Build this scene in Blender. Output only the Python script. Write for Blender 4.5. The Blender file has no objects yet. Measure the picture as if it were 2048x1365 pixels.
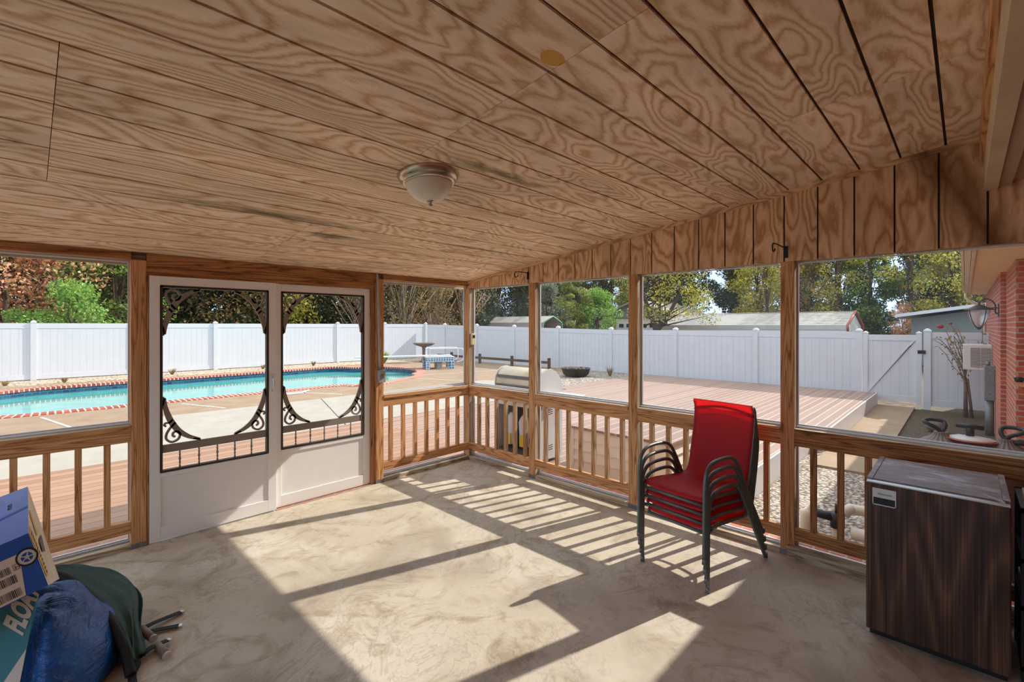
import bpy, math, random
from mathutils import Vector, Matrix
R = math.radians
S = bpy.context.scene
COL = S.collection
rnd = random.Random(7)

# ------------------------------------------------------------------ camera
cd = bpy.data.cameras.new('camera')
cam = bpy.data.objects.new('camera', cd)
COL.objects.link(cam)
cd.sensor_width = 36.0
cd.lens = 939.0 * 36.0 / 2048.0
cd.shift_y = -0.01523
cd.clip_start = 0.02
cd.clip_end = 400
cam.location = (-3.80, -4.414, 1.65)
cam.rotation_euler = (R(90), 0, R(43.99 - 90))
S.camera = cam

# ------------------------------------------------------------------ world, sun, exposure
def srgb(r, g, b):
    f = lambda c: (c / 255) / 12.92 if c <= 10 else (((c / 255) + 0.055) / 1.055) ** 2.4
    return (f(r), f(g), f(b), 1)

W = bpy.data.worlds.new('sky'); S.world = W; W.use_nodes = True
wn = W.node_tree.nodes; wl = W.node_tree.links
bg = wn['Background']
geo = wn.new('ShaderNodeTexCoord'); sep = wn.new('ShaderNodeSeparateXYZ'); rmp = wn.new('ShaderNodeValToRGB')
wl.new(geo.outputs['Generated'], sep.inputs[0]); wl.new(sep.outputs[2], rmp.inputs[0])
for el_, (p_, c_) in zip((rmp.color_ramp.elements[0], rmp.color_ramp.elements[1], rmp.color_ramp.elements.new(0.25)), ((0.0, (0.58, 0.77, 1.0, 1)), (1.0, (0.38, 0.62, 1.0, 1)), (0.22, (0.52, 0.73, 1.0, 1)))):
    el_.position = p_; el_.color = c_
wl.new(rmp.outputs[0], bg.inputs[0]); bg.inputs[1].default_value = 1.32

sd = bpy.data.lights.new('sun', 'SUN'); sun = bpy.data.objects.new('sun', sd); COL.objects.link(sun)
sd.energy = 4.3; sd.angle = R(0.55); sd.color = (1.0, 0.94, 0.84)
sun.rotation_euler = Vector((-1.33, 0.382, -1.0)).to_track_quat('-Z', 'Y').to_euler()
sun.location = (8, -3, 8)
vs = S.view_settings
S.display_settings.display_device = 'sRGB'
vs.view_transform = 'Standard'; vs.look = 'None'; vs.exposure = 0.36; vs.gamma = 1.0
vs.use_curve_mapping = False

# ------------------------------------------------------------------ materials
class NB:
    def __init__(s, name):
        m = bpy.data.materials.new(name); m.use_nodes = True
        s.m = m; s.t = m.node_tree; s.n = s.t.nodes; s.l = s.t.links
        s.p = s.n['Principled BSDF']
    def add(s, typ, **kw):
        n = s.n.new(typ)
        for k, v in kw.items():
            if k in ('i',):
                for a, b in v.items():
                    n.inputs[a].default_value = b
            else: setattr(n, k, v)
        return n
    def L(s, a, b): s.l.new(a, b)
    def coord(s, kind='Object', scale=(1, 1, 1), loc=(0, 0, 0)):
        tc = s.add('ShaderNodeTexCoord'); mp = s.add('ShaderNodeMapping')
        mp.inputs['Scale'].default_value = scale; mp.inputs['Location'].default_value = loc
        s.L(tc.outputs[kind], mp.inputs[0]); return mp.outputs[0]
    def noise(s, vec, scale, detail=4, rough=0.55, dist=0.0):
        n = s.add('ShaderNodeTexNoise', i={'Scale': scale, 'Detail': detail, 'Roughness': rough, 'Distortion': dist})
        if vec is not None: s.L(vec, n.inputs['Vector'])
        return n.outputs['Fac']
    def ramp(s, fac, stops):
        r = s.add('ShaderNodeValToRGB'); e = r.color_ramp.elements
        while len(e) < len(stops): e.new(0.5)
        for k, (p, c) in enumerate(stops):
            e[k].position = p; e[k].color = c if len(c) == 4 else (*c, 1)
        s.L(fac, r.inputs[0]); return r.outputs[0]
    def math(s, op, a, b=None, c=None, clamp=False):
        n = s.add('ShaderNodeMath', operation=op, use_clamp=clamp)
        for k, v in enumerate((a, b, c)):
            if v is None: continue
            if isinstance(v, (int, float)): n.inputs[k].default_value = v
            else: s.L(v, n.inputs[k])
        return n.outputs[0]
    def mix(s, fac, a, b, mode='MIX'):
        n = s.add('ShaderNodeMix', data_type='RGBA', blend_type=mode)
        for k, v in ((0, fac), (6, a), (7, b)):
            if isinstance(v, (int, float)): n.inputs[k].default_value = v
            elif isinstance(v, tuple): n.inputs[k].default_value = v
            else: s.L(v, n.inputs[k])
        return n.outputs[2]
    def bump(s, h, strength=0.3, dist=0.01):
        b = s.add('ShaderNodeBump', i={'Strength': strength, 'Distance': dist})
        s.L(h, b.inputs['Height']); s.L(b.outputs[0], s.p.inputs['Normal'])
    def base(s, c):
        if isinstance(c, tuple): s.p.inputs['Base Color'].default_value = c
        else: s.L(c, s.p.inputs['Base Color'])
    def rough(s, v): s.p.inputs['Roughness'].default_value = v

M = {}
def plain(name, col, rough=0.5, metal=0.0, var=0.0, vs_=8.0, bump=0.0, spec=0.5):
    b = NB(name); b.rough(rough); b.p.inputs['Metallic'].default_value = metal
    b.p.inputs['Specular IOR Level'].default_value = spec
    n = b.noise(b.coord('Object'), vs_, 5)
    lo = tuple(c * (1 - var) for c in col[:3]) + (1,); hi = tuple(min(1, c * (1 + var)) for c in col[:3]) + (1,)
    b.base(b.ramp(n, [(0.3, lo), (0.7, hi)]))
    if bump: b.bump(b.noise(b.coord('Object'), vs_ * 6, 3), bump, 0.004)
    M[name] = b.m; return b.m

def wood(name, light, mid, dark, lines=26.0, along=0.55, across=6.0, rough=0.75, grain=0.35, knots=True, bump=0.35, stain=None, wob=0.5, bw=(0.28, 0.8)):
    b = NB(name); b.rough(rough); b.p.inputs['Specular IOR Level'].default_value = 0.25
    uv = b.coord('UV', (along, across, 1))
    n1 = b.noise(uv, 1.0, 2.5, 0.5, 0.25)
    ph = b.math('MULTIPLY', n1, lines)
    ph = b.math('ADD', ph, b.math('MULTIPLY', b.noise(b.coord('UV', (7, 26, 1)), 1.0, 4, 0.7), wob))
    fr = b.math('FRACT', ph)
    tri = b.math('ABSOLUTE', b.math('SUBTRACT', fr, 0.35))
    band = b.math('MULTIPLY', tri, 1.7, clamp=True)
    fine = b.noise(b.coord('UV', (6, 160, 1)), 1.0, 4, 0.7)
    big = b.noise(b.coord('UV', (0.9, 3.0, 1)), 1.0, 3, 0.6)
    c = b.ramp(band, [(0.0, dark), (bw[0], mid), (bw[1], light)])
    c = b.mix(b.math('MULTIPLY', fine, grain), c, dark)
    f2 = b.ramp(big, [(0.32, (0.80, 0.79, 0.78)), (0.64, (1.08, 1.07, 1.06))])
    c = b.mix(1.0, c, f2, 'MULTIPLY')
    if knots:
        v = b.add('ShaderNodeTexVoronoi', i={'Scale': 1.0}); b.L(b.coord('UV', (2.2, 9, 1)), v.inputs['Vector'])
        k = b.ramp(v.outputs['Distance'], [(0.05, (1, 1, 1)), (0.13, (0, 0, 0))])
        c = b.mix(b.math('MULTIPLY', k, 0.7), c, tuple(x * 0.35 for x in dark[:3]) + (1,))
    if stain: c = stain(b, c)
    b.base(c)
    h = b.math('ADD', b.math('MULTIPLY', band, 0.6), fine)
    b.bump(h, bump, 0.002)
    M[name] = b.m; return b.m

wood('post_wood', srgb(230, 178, 128), srgb(214, 158, 106), srgb(156, 102, 62), lines=16, along=0.4, across=9, grain=.3)
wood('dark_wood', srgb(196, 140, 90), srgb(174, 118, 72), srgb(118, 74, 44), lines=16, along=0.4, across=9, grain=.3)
wood('grey_wood', srgb(206, 190, 164), srgb(184, 164, 136), srgb(130, 108, 84), lines=16, along=0.4, across=7)

# plywood ceiling with mildew along two sheet joints
def ceil_stain(b, c):
    tc = b.add('ShaderNodeTexCoord'); sp = b.add('ShaderNodeSeparateXYZ'); b.L(tc.outputs['Object'], sp.inputs[0])
    x, y = sp.outputs[0], sp.outputs[1]
    nz = b.noise(b.coord('Object', (5, 26, 1)), 1.0, 6, 0.75)
    def blot(cx, rx, cy, ry):
        dx = b.math('DIVIDE', b.math('SUBTRACT', x, cx), rx); dy = b.math('DIVIDE', b.math('SUBTRACT', y, cy), ry)
        d = b.math('SQRT', b.math('ADD', b.math('MULTIPLY', dx, dx), b.math('MULTIPLY', dy, dy)))
        v = b.math('SUBTRACT', 1.75, b.math('ADD', d, b.math('MULTIPLY', nz, 2.0)), clamp=True)
        return v
    a = blot(-2.75, 1.0, -1.28, 0.10); a2 = blot(-2.2, 0.35, -1.0, 0.13); a3 = blot(-1.95, 0.7, -2.54, 0.10)
    a4 = blot(-0.9, 1.0, -1.24, 0.03)
    s1 = b.math('ADD', b.math('ADD', a, a2), b.math('ADD', a3, a4), clamp=True)
    c = b.mix(b.math('MULTIPLY', s1, 1.15, clamp=True), c, srgb(104, 88, 58))
    # yellow filler patch
    dx = b.math('DIVIDE', b.math('SUBTRACT', x, -2.5), 0.055); dy = b.math('DIVIDE', b.math('SUBTRACT', y, -3.36), 0.035)
    d = b.math('SQRT', b.math('ADD', b.math('MULTIPLY', dx, dx), b.math('MULTIPLY', dy, dy)))
    c = b.mix(b.math('LESS_THAN', d, 1.0), c, srgb(214, 162, 84))
    return c
PL, PM, PD = srgb(250, 230, 206), srgb(242, 216, 186), srgb(204, 166, 128)
wood('ceiling_wood', PL, PM, PD, lines=22, along=0.75, across=2.4, grain=0.26, knots=False, bump=0.5, stain=ceil_stain, wob=1.1, bw=(0.45, 0.9))
def wall_stain(b, c):
    tc = b.add('ShaderNodeTexCoord'); sp = b.add('ShaderNodeSeparateXYZ'); b.L(tc.outputs['Object'], sp.inputs[0])
    nz = b.noise(b.coord('Object', (1, 9, 2.5)), 1.0, 5, 0.65)
    d = b.math('ABSOLUTE', b.math('DIVIDE', b.math('ADD', b.math('ADD', sp.outputs[1], 4.42), b.math('MULTIPLY', b.math('SUBTRACT', sp.outputs[2], 2.35), -.5)), 0.22))
    v = b.math('SUBTRACT', 1.35, b.math('ADD', d, nz), clamp=True)
    return b.mix(b.math('MULTIPLY', v, 1.1, clamp=True), c, srgb(120, 82, 52))
wood('panel_wood', srgb(238, 202, 164), srgb(226, 184, 144), srgb(180, 134, 96), wob=.9, bw=(.45,.9), lines=14, along=1.1, across=3.2, grain=0.26, knots=False, bump=0.5, stain=wall_stain)
plain('groove_dark', srgb(58, 38, 24), 0.9)

# fridge laminate
b = NB('dark_laminate'); b.rough(0.42)
n = b.noise(b.coord('UV', (1.2, 120, 1)), 1.0, 5, 0.65, 0.1)
n2 = b.noise(b.coord('UV', (0.5, 4.5, 1)), 1.0, 2, 0.4)
tri = b.math('PINGPONG', b.math('MULTIPLY', n2, 18), 1.0)
c = b.ramp(b.math('ADD', b.math('MULTIPLY', n, 0.75), b.math('MULTIPLY', tri, 0.22)), [(0.32, srgb(44, 28, 21)), (0.5, srgb(78, 52, 38)), (0.68, srgb(122, 86, 62))])
b.base(c); M['dark_laminate'] = b.m
b = NB('worn_laminate'); b.rough(0.5)
n = b.noise(b.coord('UV', (3, 6, 1)), 1.5, 6, 0.65)
c = b.ramp(n, [(0.35, srgb(112, 94, 86)), (0.52, srgb(146, 132, 130)), (0.66, srgb(196, 202, 220))])
b.base(c); M['worn_laminate'] = b.m

# concrete floor
b = NB('concrete_floor'); b.rough(0.7); b.p.inputs['Specular IOR Level'].default_value = 0.35
co = b.coord('Object')
n1 = b.noise(co, 0.9, 4, 0.6, 0.8); n2 = b.noise(co, 3.4, 9, 0.7, 1.6); n3 = b.noise(co, 30, 5, 0.7)
swirl = b.noise(co, 1.7, 6, 0.65, 3.5)
c = b.ramp(n1, [(0.35, srgb(202, 190, 168)), (0.65, srgb(220, 211, 194))])
c = b.mix(b.ramp(n2, [(0.50, (0, 0, 0)), (0.66, (.8, .8, .8))]), c, srgb(166, 148, 122))
n5 = b.noise(co, 1.6, 3, 0.5, 0.5)
c = b.mix(b.ramp(n5, [(0.50, (0, 0, 0)), (0.68, (.6, .6, .6))]), c, srgb(160, 146, 126))
sw = b.ramp(swirl, [(0.44, (0, 0, 0)), (0.485, (0.8, 0.8, 0.8)), (0.505, (0, 0, 0)), (0.58, (0, 0, 0)), (0.60, (0.6, 0.6, 0.6)), (0.62, (0, 0, 0))])
blotch = b.noise(co, 1.1, 3, 0.5)
msk = b.ramp(blotch, [(0.46, (0, 0, 0)), (0.56, (1, 1, 1))])
c = b.mix(b.math('MULTIPLY', b.math('MULTIPLY', sw, msk), 0.38), c, srgb(112, 96, 78))
c = b.mix(b.math('MULTIPLY', n3, 0.25), c, srgb(130, 118, 100))
tc = b.add('ShaderNodeTexCoord'); sp = b.add('ShaderNodeSeparateXYZ'); b.L(tc.outputs['Object'], sp.inputs[0])
b.base(c); b.bump(b.math('ADD', n2, b.math('MULTIPLY', n3, 0.3)), 0.25, 0.006)
M['concrete_floor'] = b.m

def concrete(name, a, c2, sc=2.5):
    b = NB(name); b.rough(0.85); b.p.inputs['Specular IOR Level'].default_value = 0.2
    co = b.coord('Object'); n = b.noise(co, sc, 7, 0.65); n3 = b.noise(co, 90, 3)
    c = b.ramp(n, [(0.3, a), (0.7, c2)]); c = b.mix(b.math('MULTIPLY', n3, 0.3), c, tuple(x * 0.7 for x in a[:3]) + (1,))
    b.base(c); b.bump(n3, 0.2, 0.004); M[name] = b.m
concrete('tan_concrete', srgb(146, 124, 102), srgb(168, 146, 122))
concrete('white_concrete', srgb(164, 158, 146), srgb(180, 173, 161))
concrete('path_concrete', srgb(152, 132, 108), srgb(172, 152, 128))
concrete('stone_grey', srgb(96, 88, 80), srgb(134, 124, 112), 9)

def gravel(name, cols, scale, bump=1.0):
    b = NB(name); b.rough(0.85)
    co = b.coord('Object')
    v = b.add('ShaderNodeTexVoronoi', i={'Scale': scale, 'Randomness': 1.0}); b.L(co, v.inputs['Vector'])
    sx = b.add('ShaderNodeSeparateXYZ'); b.L(v.outputs['Color'], sx.inputs[0])
    c = b.ramp(sx.outputs[0], [(k / (len(cols) - 1), cc) for k, cc in enumerate(cols)])
    edge = b.ramp(v.outputs['Distance'], [(0.25, (1, 1, 1)), (0.75, (0.25, 0.22, 0.2))])
    b.base(b.mix(1.0, c, edge, 'MULTIPLY'))
    b.bump(b.math('SUBTRACT', 1.0, v.outputs['Distance']), bump, 0.02)
    M[name] = b.m
gravel('gravel', [srgb(150, 138, 124), srgb(214, 204, 188), srgb(176, 150, 128), srgb(232, 226, 214), srgb(140, 128, 118)], 26)
gravel('river_stone', [srgb(196, 178, 150), srgb(232, 216, 190), srgb(214, 188, 154), srgb(240, 230, 212)], 14)
gravel('dirt', [srgb(92, 78, 56), srgb(120, 104, 74), srgb(84, 82, 50), srgb(108, 90, 66)], 40, 0.5)
gravel('forest_floor', [srgb(86, 62, 40), srgb(120, 84, 52), srgb(70, 66, 38), srgb(134, 98, 58)], 5, 0.4)

# composite deck boards (boards run along x)
def deckmat(name, lo, hi, gapc, gapw=0.462, gapf=.75):
    b = NB(name); b.rough(0.42)
    tc = b.add('ShaderNodeTexCoord'); sp = b.add('ShaderNodeSeparateXYZ'); b.L(tc.outputs['Object'], sp.inputs[0])
    t = b.math('DIVIDE', sp.outputs[1], 0.146); idx = b.math('FLOOR', t); fr = b.math('FRACT', t)
    gap = b.math('GREATER_THAN', b.math('ABSOLUTE', b.math('SUBTRACT', fr, 0.5)), gapw)
    wn_ = b.add('ShaderNodeTexWhiteNoise', noise_dimensions='1D'); b.L(idx, wn_.inputs['W'])
    g = b.noise(b.coord('Object', (1.5, 60, 1)), 1.0, 5)
    c = b.ramp(b.math('ADD', b.math('MULTIPLY', g, 0.6), b.math('MULTIPLY', wn_.outputs[0], 0.4)), [(0.25, lo), (0.75, hi)])
    b.base(b.mix(b.math('MULTIPLY', gap, gapf), c, gapc))
    edge = b.math('MINIMUM', b.math('MULTIPLY', b.math('SUBTRACT', 0.5, b.math('ABSOLUTE', b.math('SUBTRACT', fr, 0.5))), 12.0), 1.0)
    b.bump(b.math('ADD', edge, b.math('MULTIPLY', g, 0.15)), 0.6, 0.006)
    M[name] = b.m
deckmat('deck_board', srgb(152, 114, 88), srgb(178, 139, 112), srgb(96, 64, 48))
deckmat('pale_deck_board', srgb(146, 116, 98), srgb(168, 136, 116), srgb(220, 204, 190), 0.445, .55)  # pale gap lines are sun glare painted into the colour

def brick_mat(name, uv=True, w=0.203, h=0.0677, c1=srgb(196, 92, 62), c2=srgb(166, 72, 48), mort=srgb(176, 156, 136), ms=0.009, off=0.5):
    b = NB(name); b.rough(0.85)
    co = b.coord('UV' if uv else 'Object')
    br = b.add('ShaderNodeTexBrick', offset=off, i={'Scale': 1.0, 'Mortar Size': ms, 'Mortar Smooth': 0.1, 'Bias': 0.0, 'Brick Width': w, 'Row Height': h,
                                        'Color1': c1, 'Color2': c2, 'Mortar': mort})
    b.L(co, br.inputs['Vector'])
    n = b.noise(co, 14, 5, 0.6)
    c = b.mix(1.0, br.outputs['Color'], b.ramp(n, [(0.3, (0.8, 0.78, 0.76)), (0.7, (1.12, 1.1, 1.08))]), 'MULTIPLY')
    b.base(c); b.bump(b.math('SUBTRACT', b.math('MULTIPLY', n, 0.3), br.outputs['Fac']), 0.6, 0.008)
    M[name] = b.m
brick_mat('brick_wall')
brick_mat('brick_paver', uv=False, c1=srgb(190, 116, 92), c2=srgb(172, 98, 76), mort=srgb(176, 152, 132), w=0.2, h=0.1)
brick_mat('coping_brick', c1=srgb(186, 88, 68), c2=srgb(158, 66, 52), mort=srgb(236, 222, 204), w=0.105, h=1.0, ms=0.013, off=0.0)
brick_mat('pool_tile', c1=srgb(14, 44, 92), c2=srgb(30, 96, 120), mort=srgb(70, 130, 150), w=0.15, h=0.075, ms=0.006)
brick_mat('stand_tile', c1=srgb(60, 130, 180), c2=srgb(70, 145, 190), mort=srgb(225, 230, 230), w=0.1, h=0.1, ms=0.012, off=0.0)

# pool water
b = NB('pool_water'); b.rough(0.03)
n = b.noise(b.coord('Object', (1, 1, 1)), 2.2, 3)
b.base(b.ramp(n, [(0.3, srgb(78, 164, 158)), (0.7, srgb(104, 182, 176))]))
b.p.inputs['IOR'].default_value = 1.33
b.bump(b.noise(b.coord('Object'), 9, 3), 0.06, 0.02)
M['pool_water'] = b.m

def vinyl(name, col, plank=0.0, axis=0, rough=0.45):
    b = NB(name); b.rough(rough); c = col
    n = b.noise(b.coord('Object'), 3, 4)
    c = b.ramp(n, [(0.3, tuple(x * 0.95 for x in col[:3]) + (1,)), (0.7, col)])
    if plank:
        tc = b.add('ShaderNodeTexCoord'); sp = b.add('ShaderNodeSeparateXYZ'); b.L(tc.outputs['Object'], sp.inputs[0])
        fr = b.math('FRACT', b.math('DIVIDE', sp.outputs[axis], plank))
        g = b.math('GREATER_THAN', b.math('ABSOLUTE', b.math('SUBTRACT', fr, 0.5)), 0.45)
        c = b.mix(b.math('MULTIPLY', g, 0.18), c, (0.3, 0.32, 0.36, 1))
        b.bump(b.math('SUBTRACT', 1.0, g), 0.5, 0.006)
    b.base(c); M[name] = b.m
vinyl('white_vinyl', (0.68, 0.69, 0.71, 1))
vinyl('vinyl_plank_x', (0.68, 0.69, 0.71, 1), 0.17, 0)
vinyl('vinyl_plank_y', (0.68, 0.69, 0.71, 1), 0.17, 1)
plain('door_white', (0.86, 0.84, 0.83, 1), 0.35, var=0.02)
plain('door_panel', (0.85, 0.83, 0.82, 1), 0.35, var=0.02)
plain('bronze_paint', srgb(138, 124, 114), 0.5, 0.0, 0.05)
plain('dark_frame', srgb(62, 54, 50), 0.5, 0.3)
plain('galvanized', srgb(176, 180, 182), 0.4, 0.35, 0.15, 20)
plain('dull_metal', srgb(128, 130, 130), 0.55, 0.5, 0.2, 30)
plain('aluminium', srgb(215, 215, 212), 0.35, 0.6, 0.05)
plain('white_trim', (0.78, 0.78, 0.76, 1), 0.5, var=0.05)
plain('chair_metal', srgb(104, 114, 112), 0.38, 0.35, 0.06)
plain('black_plastic', srgb(26, 26, 28), 0.5)
plain('black_iron', srgb(30, 28, 26), 0.5, 0.3)
plain('bronze', srgb(70, 58, 52), 0.5, 0.4)
plain('brushed_nickel', srgb(190, 180, 162), 0.25, 1.0, 0.03)
plain('frosted_glass', srgb(226, 216, 200), 0.35, var=0.03, spec=0.4)
plain('cream_siding', srgb(238, 234, 222), 0.6, var=0.04)
plain('cream_plastic', srgb(226, 212, 168), 0.5, var=0.05)
plain('steel_hood', srgb(212, 196, 166), 0.35, 0.4, 0.1, 7)
plain('grill_grey', srgb(205, 205, 205), 0.45, 0.2, 0.04)
plain('grill_dark', srgb(92, 90, 90), 0.6, 0.2, 0.1)
plain('birdbath_stone', srgb(112, 100, 90), 0.9, 0, 0.2, 14, 0.6)
plain('soffit_paint', srgb(226, 196, 150), 0.7, var=0.05)
plain('fascia_paint', srgb(208, 186, 152), 0.7, var=0.12, vs_=4)
plain('inner_soffit', srgb(186, 160, 128), 0.7, var=0.05)
plain('ac_white', srgb(220, 214, 204), 0.5, var=0.03)
plain('ac_dark', srgb(104, 98, 92), 0.6)
plain('pvc', srgb(226, 216, 200), 0.4, var=0.03)
plain('tank_grey', srgb(122, 112, 108), 0.5, var=0.12, vs_=6)
plain('label_white', srgb(222, 220, 218), 0.5, var=0.03)
plain('label_red', srgb(206, 92, 74), 0.5)
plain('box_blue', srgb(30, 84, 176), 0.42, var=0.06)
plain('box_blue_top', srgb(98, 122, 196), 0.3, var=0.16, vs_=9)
plain('box_white', srgb(236, 222, 196), 0.4, var=0.1, vs_=10)
plain('box_yellow', srgb(232, 178, 56), 0.5)
plain('cardboard', srgb(176, 142, 100), 0.8, var=0.05)
plain('shipping_label', srgb(226, 210, 196), 0.55)
plain('print_black', srgb(34, 30, 32), 0.6)
plain('teal_print', srgb(58, 140, 158), 0.45, var=0.05)
plain('band_black', srgb(20, 20, 22), 0.7)
plain('roof_metal', srgb(198, 192, 182), 0.4, 0.3, 0.08, 2)
plain('roof_shingle', srgb(158, 150, 134), 0.9, 0, 0.12, 8)
plain('garage_wall', srgb(206, 184, 156), 0.8)
plain('house_grey', srgb(124, 128, 120), 0.8, 0, 0.1)
plain('green_trim', srgb(110, 160, 120), 0.5)
plain('red_trim', srgb(176, 92, 84), 0.5)
plain('window_dark', srgb(40, 40, 44), 0.15)
plain('bark', srgb(88, 72, 58), 0.95, 0, 0.3, 6, 0.6)
plain('pale_bark', srgb(150, 134, 116), 0.95, 0, 0.2, 6, 0.5)
plain('cane', srgb(118, 96, 82), 0.8, 0, 0.2)
plain('yellow_bright', srgb(232, 206, 60), 0.5)
plain('green_cloth', srgb(20, 62, 48), 0.6, 0, 0.3, 12, 0.4)
b = NB('blue_tarp'); b.rough(0.32)
n = b.noise(b.coord('Object'), 5, 6, 0.7, 0.6); n2 = b.noise(b.coord('Object', (1, 1, 3)), 9, 4, 0.6, 1.0)
b.base(b.ramp(n, [(0.3, srgb(8, 56, 120)), (0.6, srgb(20, 96, 176)), (0.78, srgb(80, 124, 160))]))
b.bump(n2, 0.7, 0.03); M['blue_tarp'] = b.m

def leafmat(name, cols, trans=0.35):
    b = NB(name)
    g = b.add('ShaderNodeNewGeometry')
    c = b.ramp(g.outputs['Random Per Island'], [(k / max(1, len(cols) - 1), cc) for k, cc in enumerate(cols)])
    b.p.inputs['Roughness'].default_value = 0.6; b.base(c)
    tr = b.add('ShaderNodeBsdfTranslucent'); b.L(c, tr.inputs[0])
    mx = b.add('ShaderNodeMixShader', i={0: trans}); b.L(b.p.outputs[0], mx.inputs[1]); b.L(tr.outputs[0], mx.inputs[2])
    b.L(mx.outputs[0], b.n['Material Output'].inputs[0]); M[name] = b.m
G1, G2, G3 = srgb(66, 92, 36), srgb(120, 146, 58), srgb(92, 118, 54)
leafmat('leaf_green', [srgb(52, 76, 32), G1, G3, G2, srgb(170, 190, 84)])
leafmat('leaf_dark', [srgb(34, 52, 28), srgb(52, 74, 36), srgb(70, 88, 46), srgb(98, 100, 54)])
leafmat('leaf_yellow', [srgb(120, 128, 48), srgb(196, 178, 62), srgb(160, 158, 64), srgb(218, 200, 92), srgb(104, 118, 50)])
leafmat('leaf_orange', [srgb(244, 166, 122), srgb(255, 206, 168), srgb(232, 142, 96), srgb(250, 186, 140), srgb(140, 152, 84), srgb(250, 214, 160)], .5)
leafmat('leaf_brown', [srgb(116, 104, 62), srgb(160, 132, 80), srgb(92, 98, 52), srgb(186, 140, 92), srgb(84, 100, 50)], .45)
leafmat('leaf_bright', [srgb(96, 150, 60), srgb(140, 184, 84), srgb(176, 204, 104), srgb(80, 122, 52)])
leafmat('leaf_bamboo', [srgb(150, 160, 84), srgb(186, 190, 110), srgb(112, 134, 66), srgb(206, 200, 130)])
leafmat('leaf_silver', [srgb(120, 134, 112), srgb(150, 160, 140), srgb(92, 108, 84)])
leafmat('blade', [srgb(150, 158, 70), srgb(190, 190, 96), srgb(112, 128, 56)])
leafmat('dry_blade', [srgb(178, 150, 104), srgb(150, 124, 82), srgb(128, 118, 70)])
leafmat('rose_red', [srgb(160, 30, 44), srgb(190, 40, 50)])

# red sling fabric: woven mesh, lets sun glow through
b = NB('red_sling'); b.rough(0.55)
w = b.noise(b.coord('Object'), 260, 2)
c = b.ramp(w, [(0.35, srgb(196, 40, 54)), (0.65, srgb(226, 74, 84))]); b.base(c)
tr = b.add('ShaderNodeBsdfTranslucent', i={0: (0.95, 0.01, 0.01, 1)})
tp = b.add('ShaderNodeBsdfTransparent', i={0: (1, 0.7, 0.7, 1)})
mx = b.add('ShaderNodeMixShader', i={0: 0.5}); b.L(b.p.outputs[0], mx.inputs[1]); b.L(tr.outputs[0], mx.inputs[2])
m2 = b.add('ShaderNodeMixShader', i={0: 0.16}); b.L(mx.outputs[0], m2.inputs[1]); b.L(tp.outputs[0], m2.inputs[2])
b.L(m2.outputs[0], b.n['Material Output'].inputs[0]); M['red_sling'] = b.m

def pane(name, haze, gloss):
    b = NB(name)
    tp = b.add('ShaderNodeBsdfTransparent', i={0: (1, 1, 1, 1)})
    df = b.add('ShaderNodeBsdfDiffuse', i={0: (0.85, 0.87, 0.9, 1)})
    gl = b.add('ShaderNodeBsdfGlossy', i={'Roughness': 0.04})
    n = b.noise(b.coord('Object', (1.5, 1.5, 0.8)), 2.0, 4)
    m1 = b.add('ShaderNodeMixShader'); b.L(b.math('MULTIPLY', n, haze * 2), m1.inputs[0])
    m2 = b.add('ShaderNodeMixShader', i={0: gloss})
    b.L(tp.outputs[0], m1.inputs[1]); b.L(df.outputs[0], m1.inputs[2])
    b.L(m1.outputs[0], m2.inputs[1]); b.L(gl.outputs[0], m2.inputs[2])
    b.L(m2.outputs[0], b.n['Material Output'].inputs[0]); M[name] = b.m
pane('clear_pane', 0.06, 0.015)
pane('screen_mesh', 0.02, 0.0)
b = NB('lantern_glass'); b.rough(0.1); b.base((0.8, 0.78, 0.8, 1)); b.p.inputs['Transmission Weight'].default_value = 0.6
b.bump(b.noise(b.coord('Object'), 60, 2), 0.5, 0.01); M['lantern_glass'] = b.m

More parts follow.
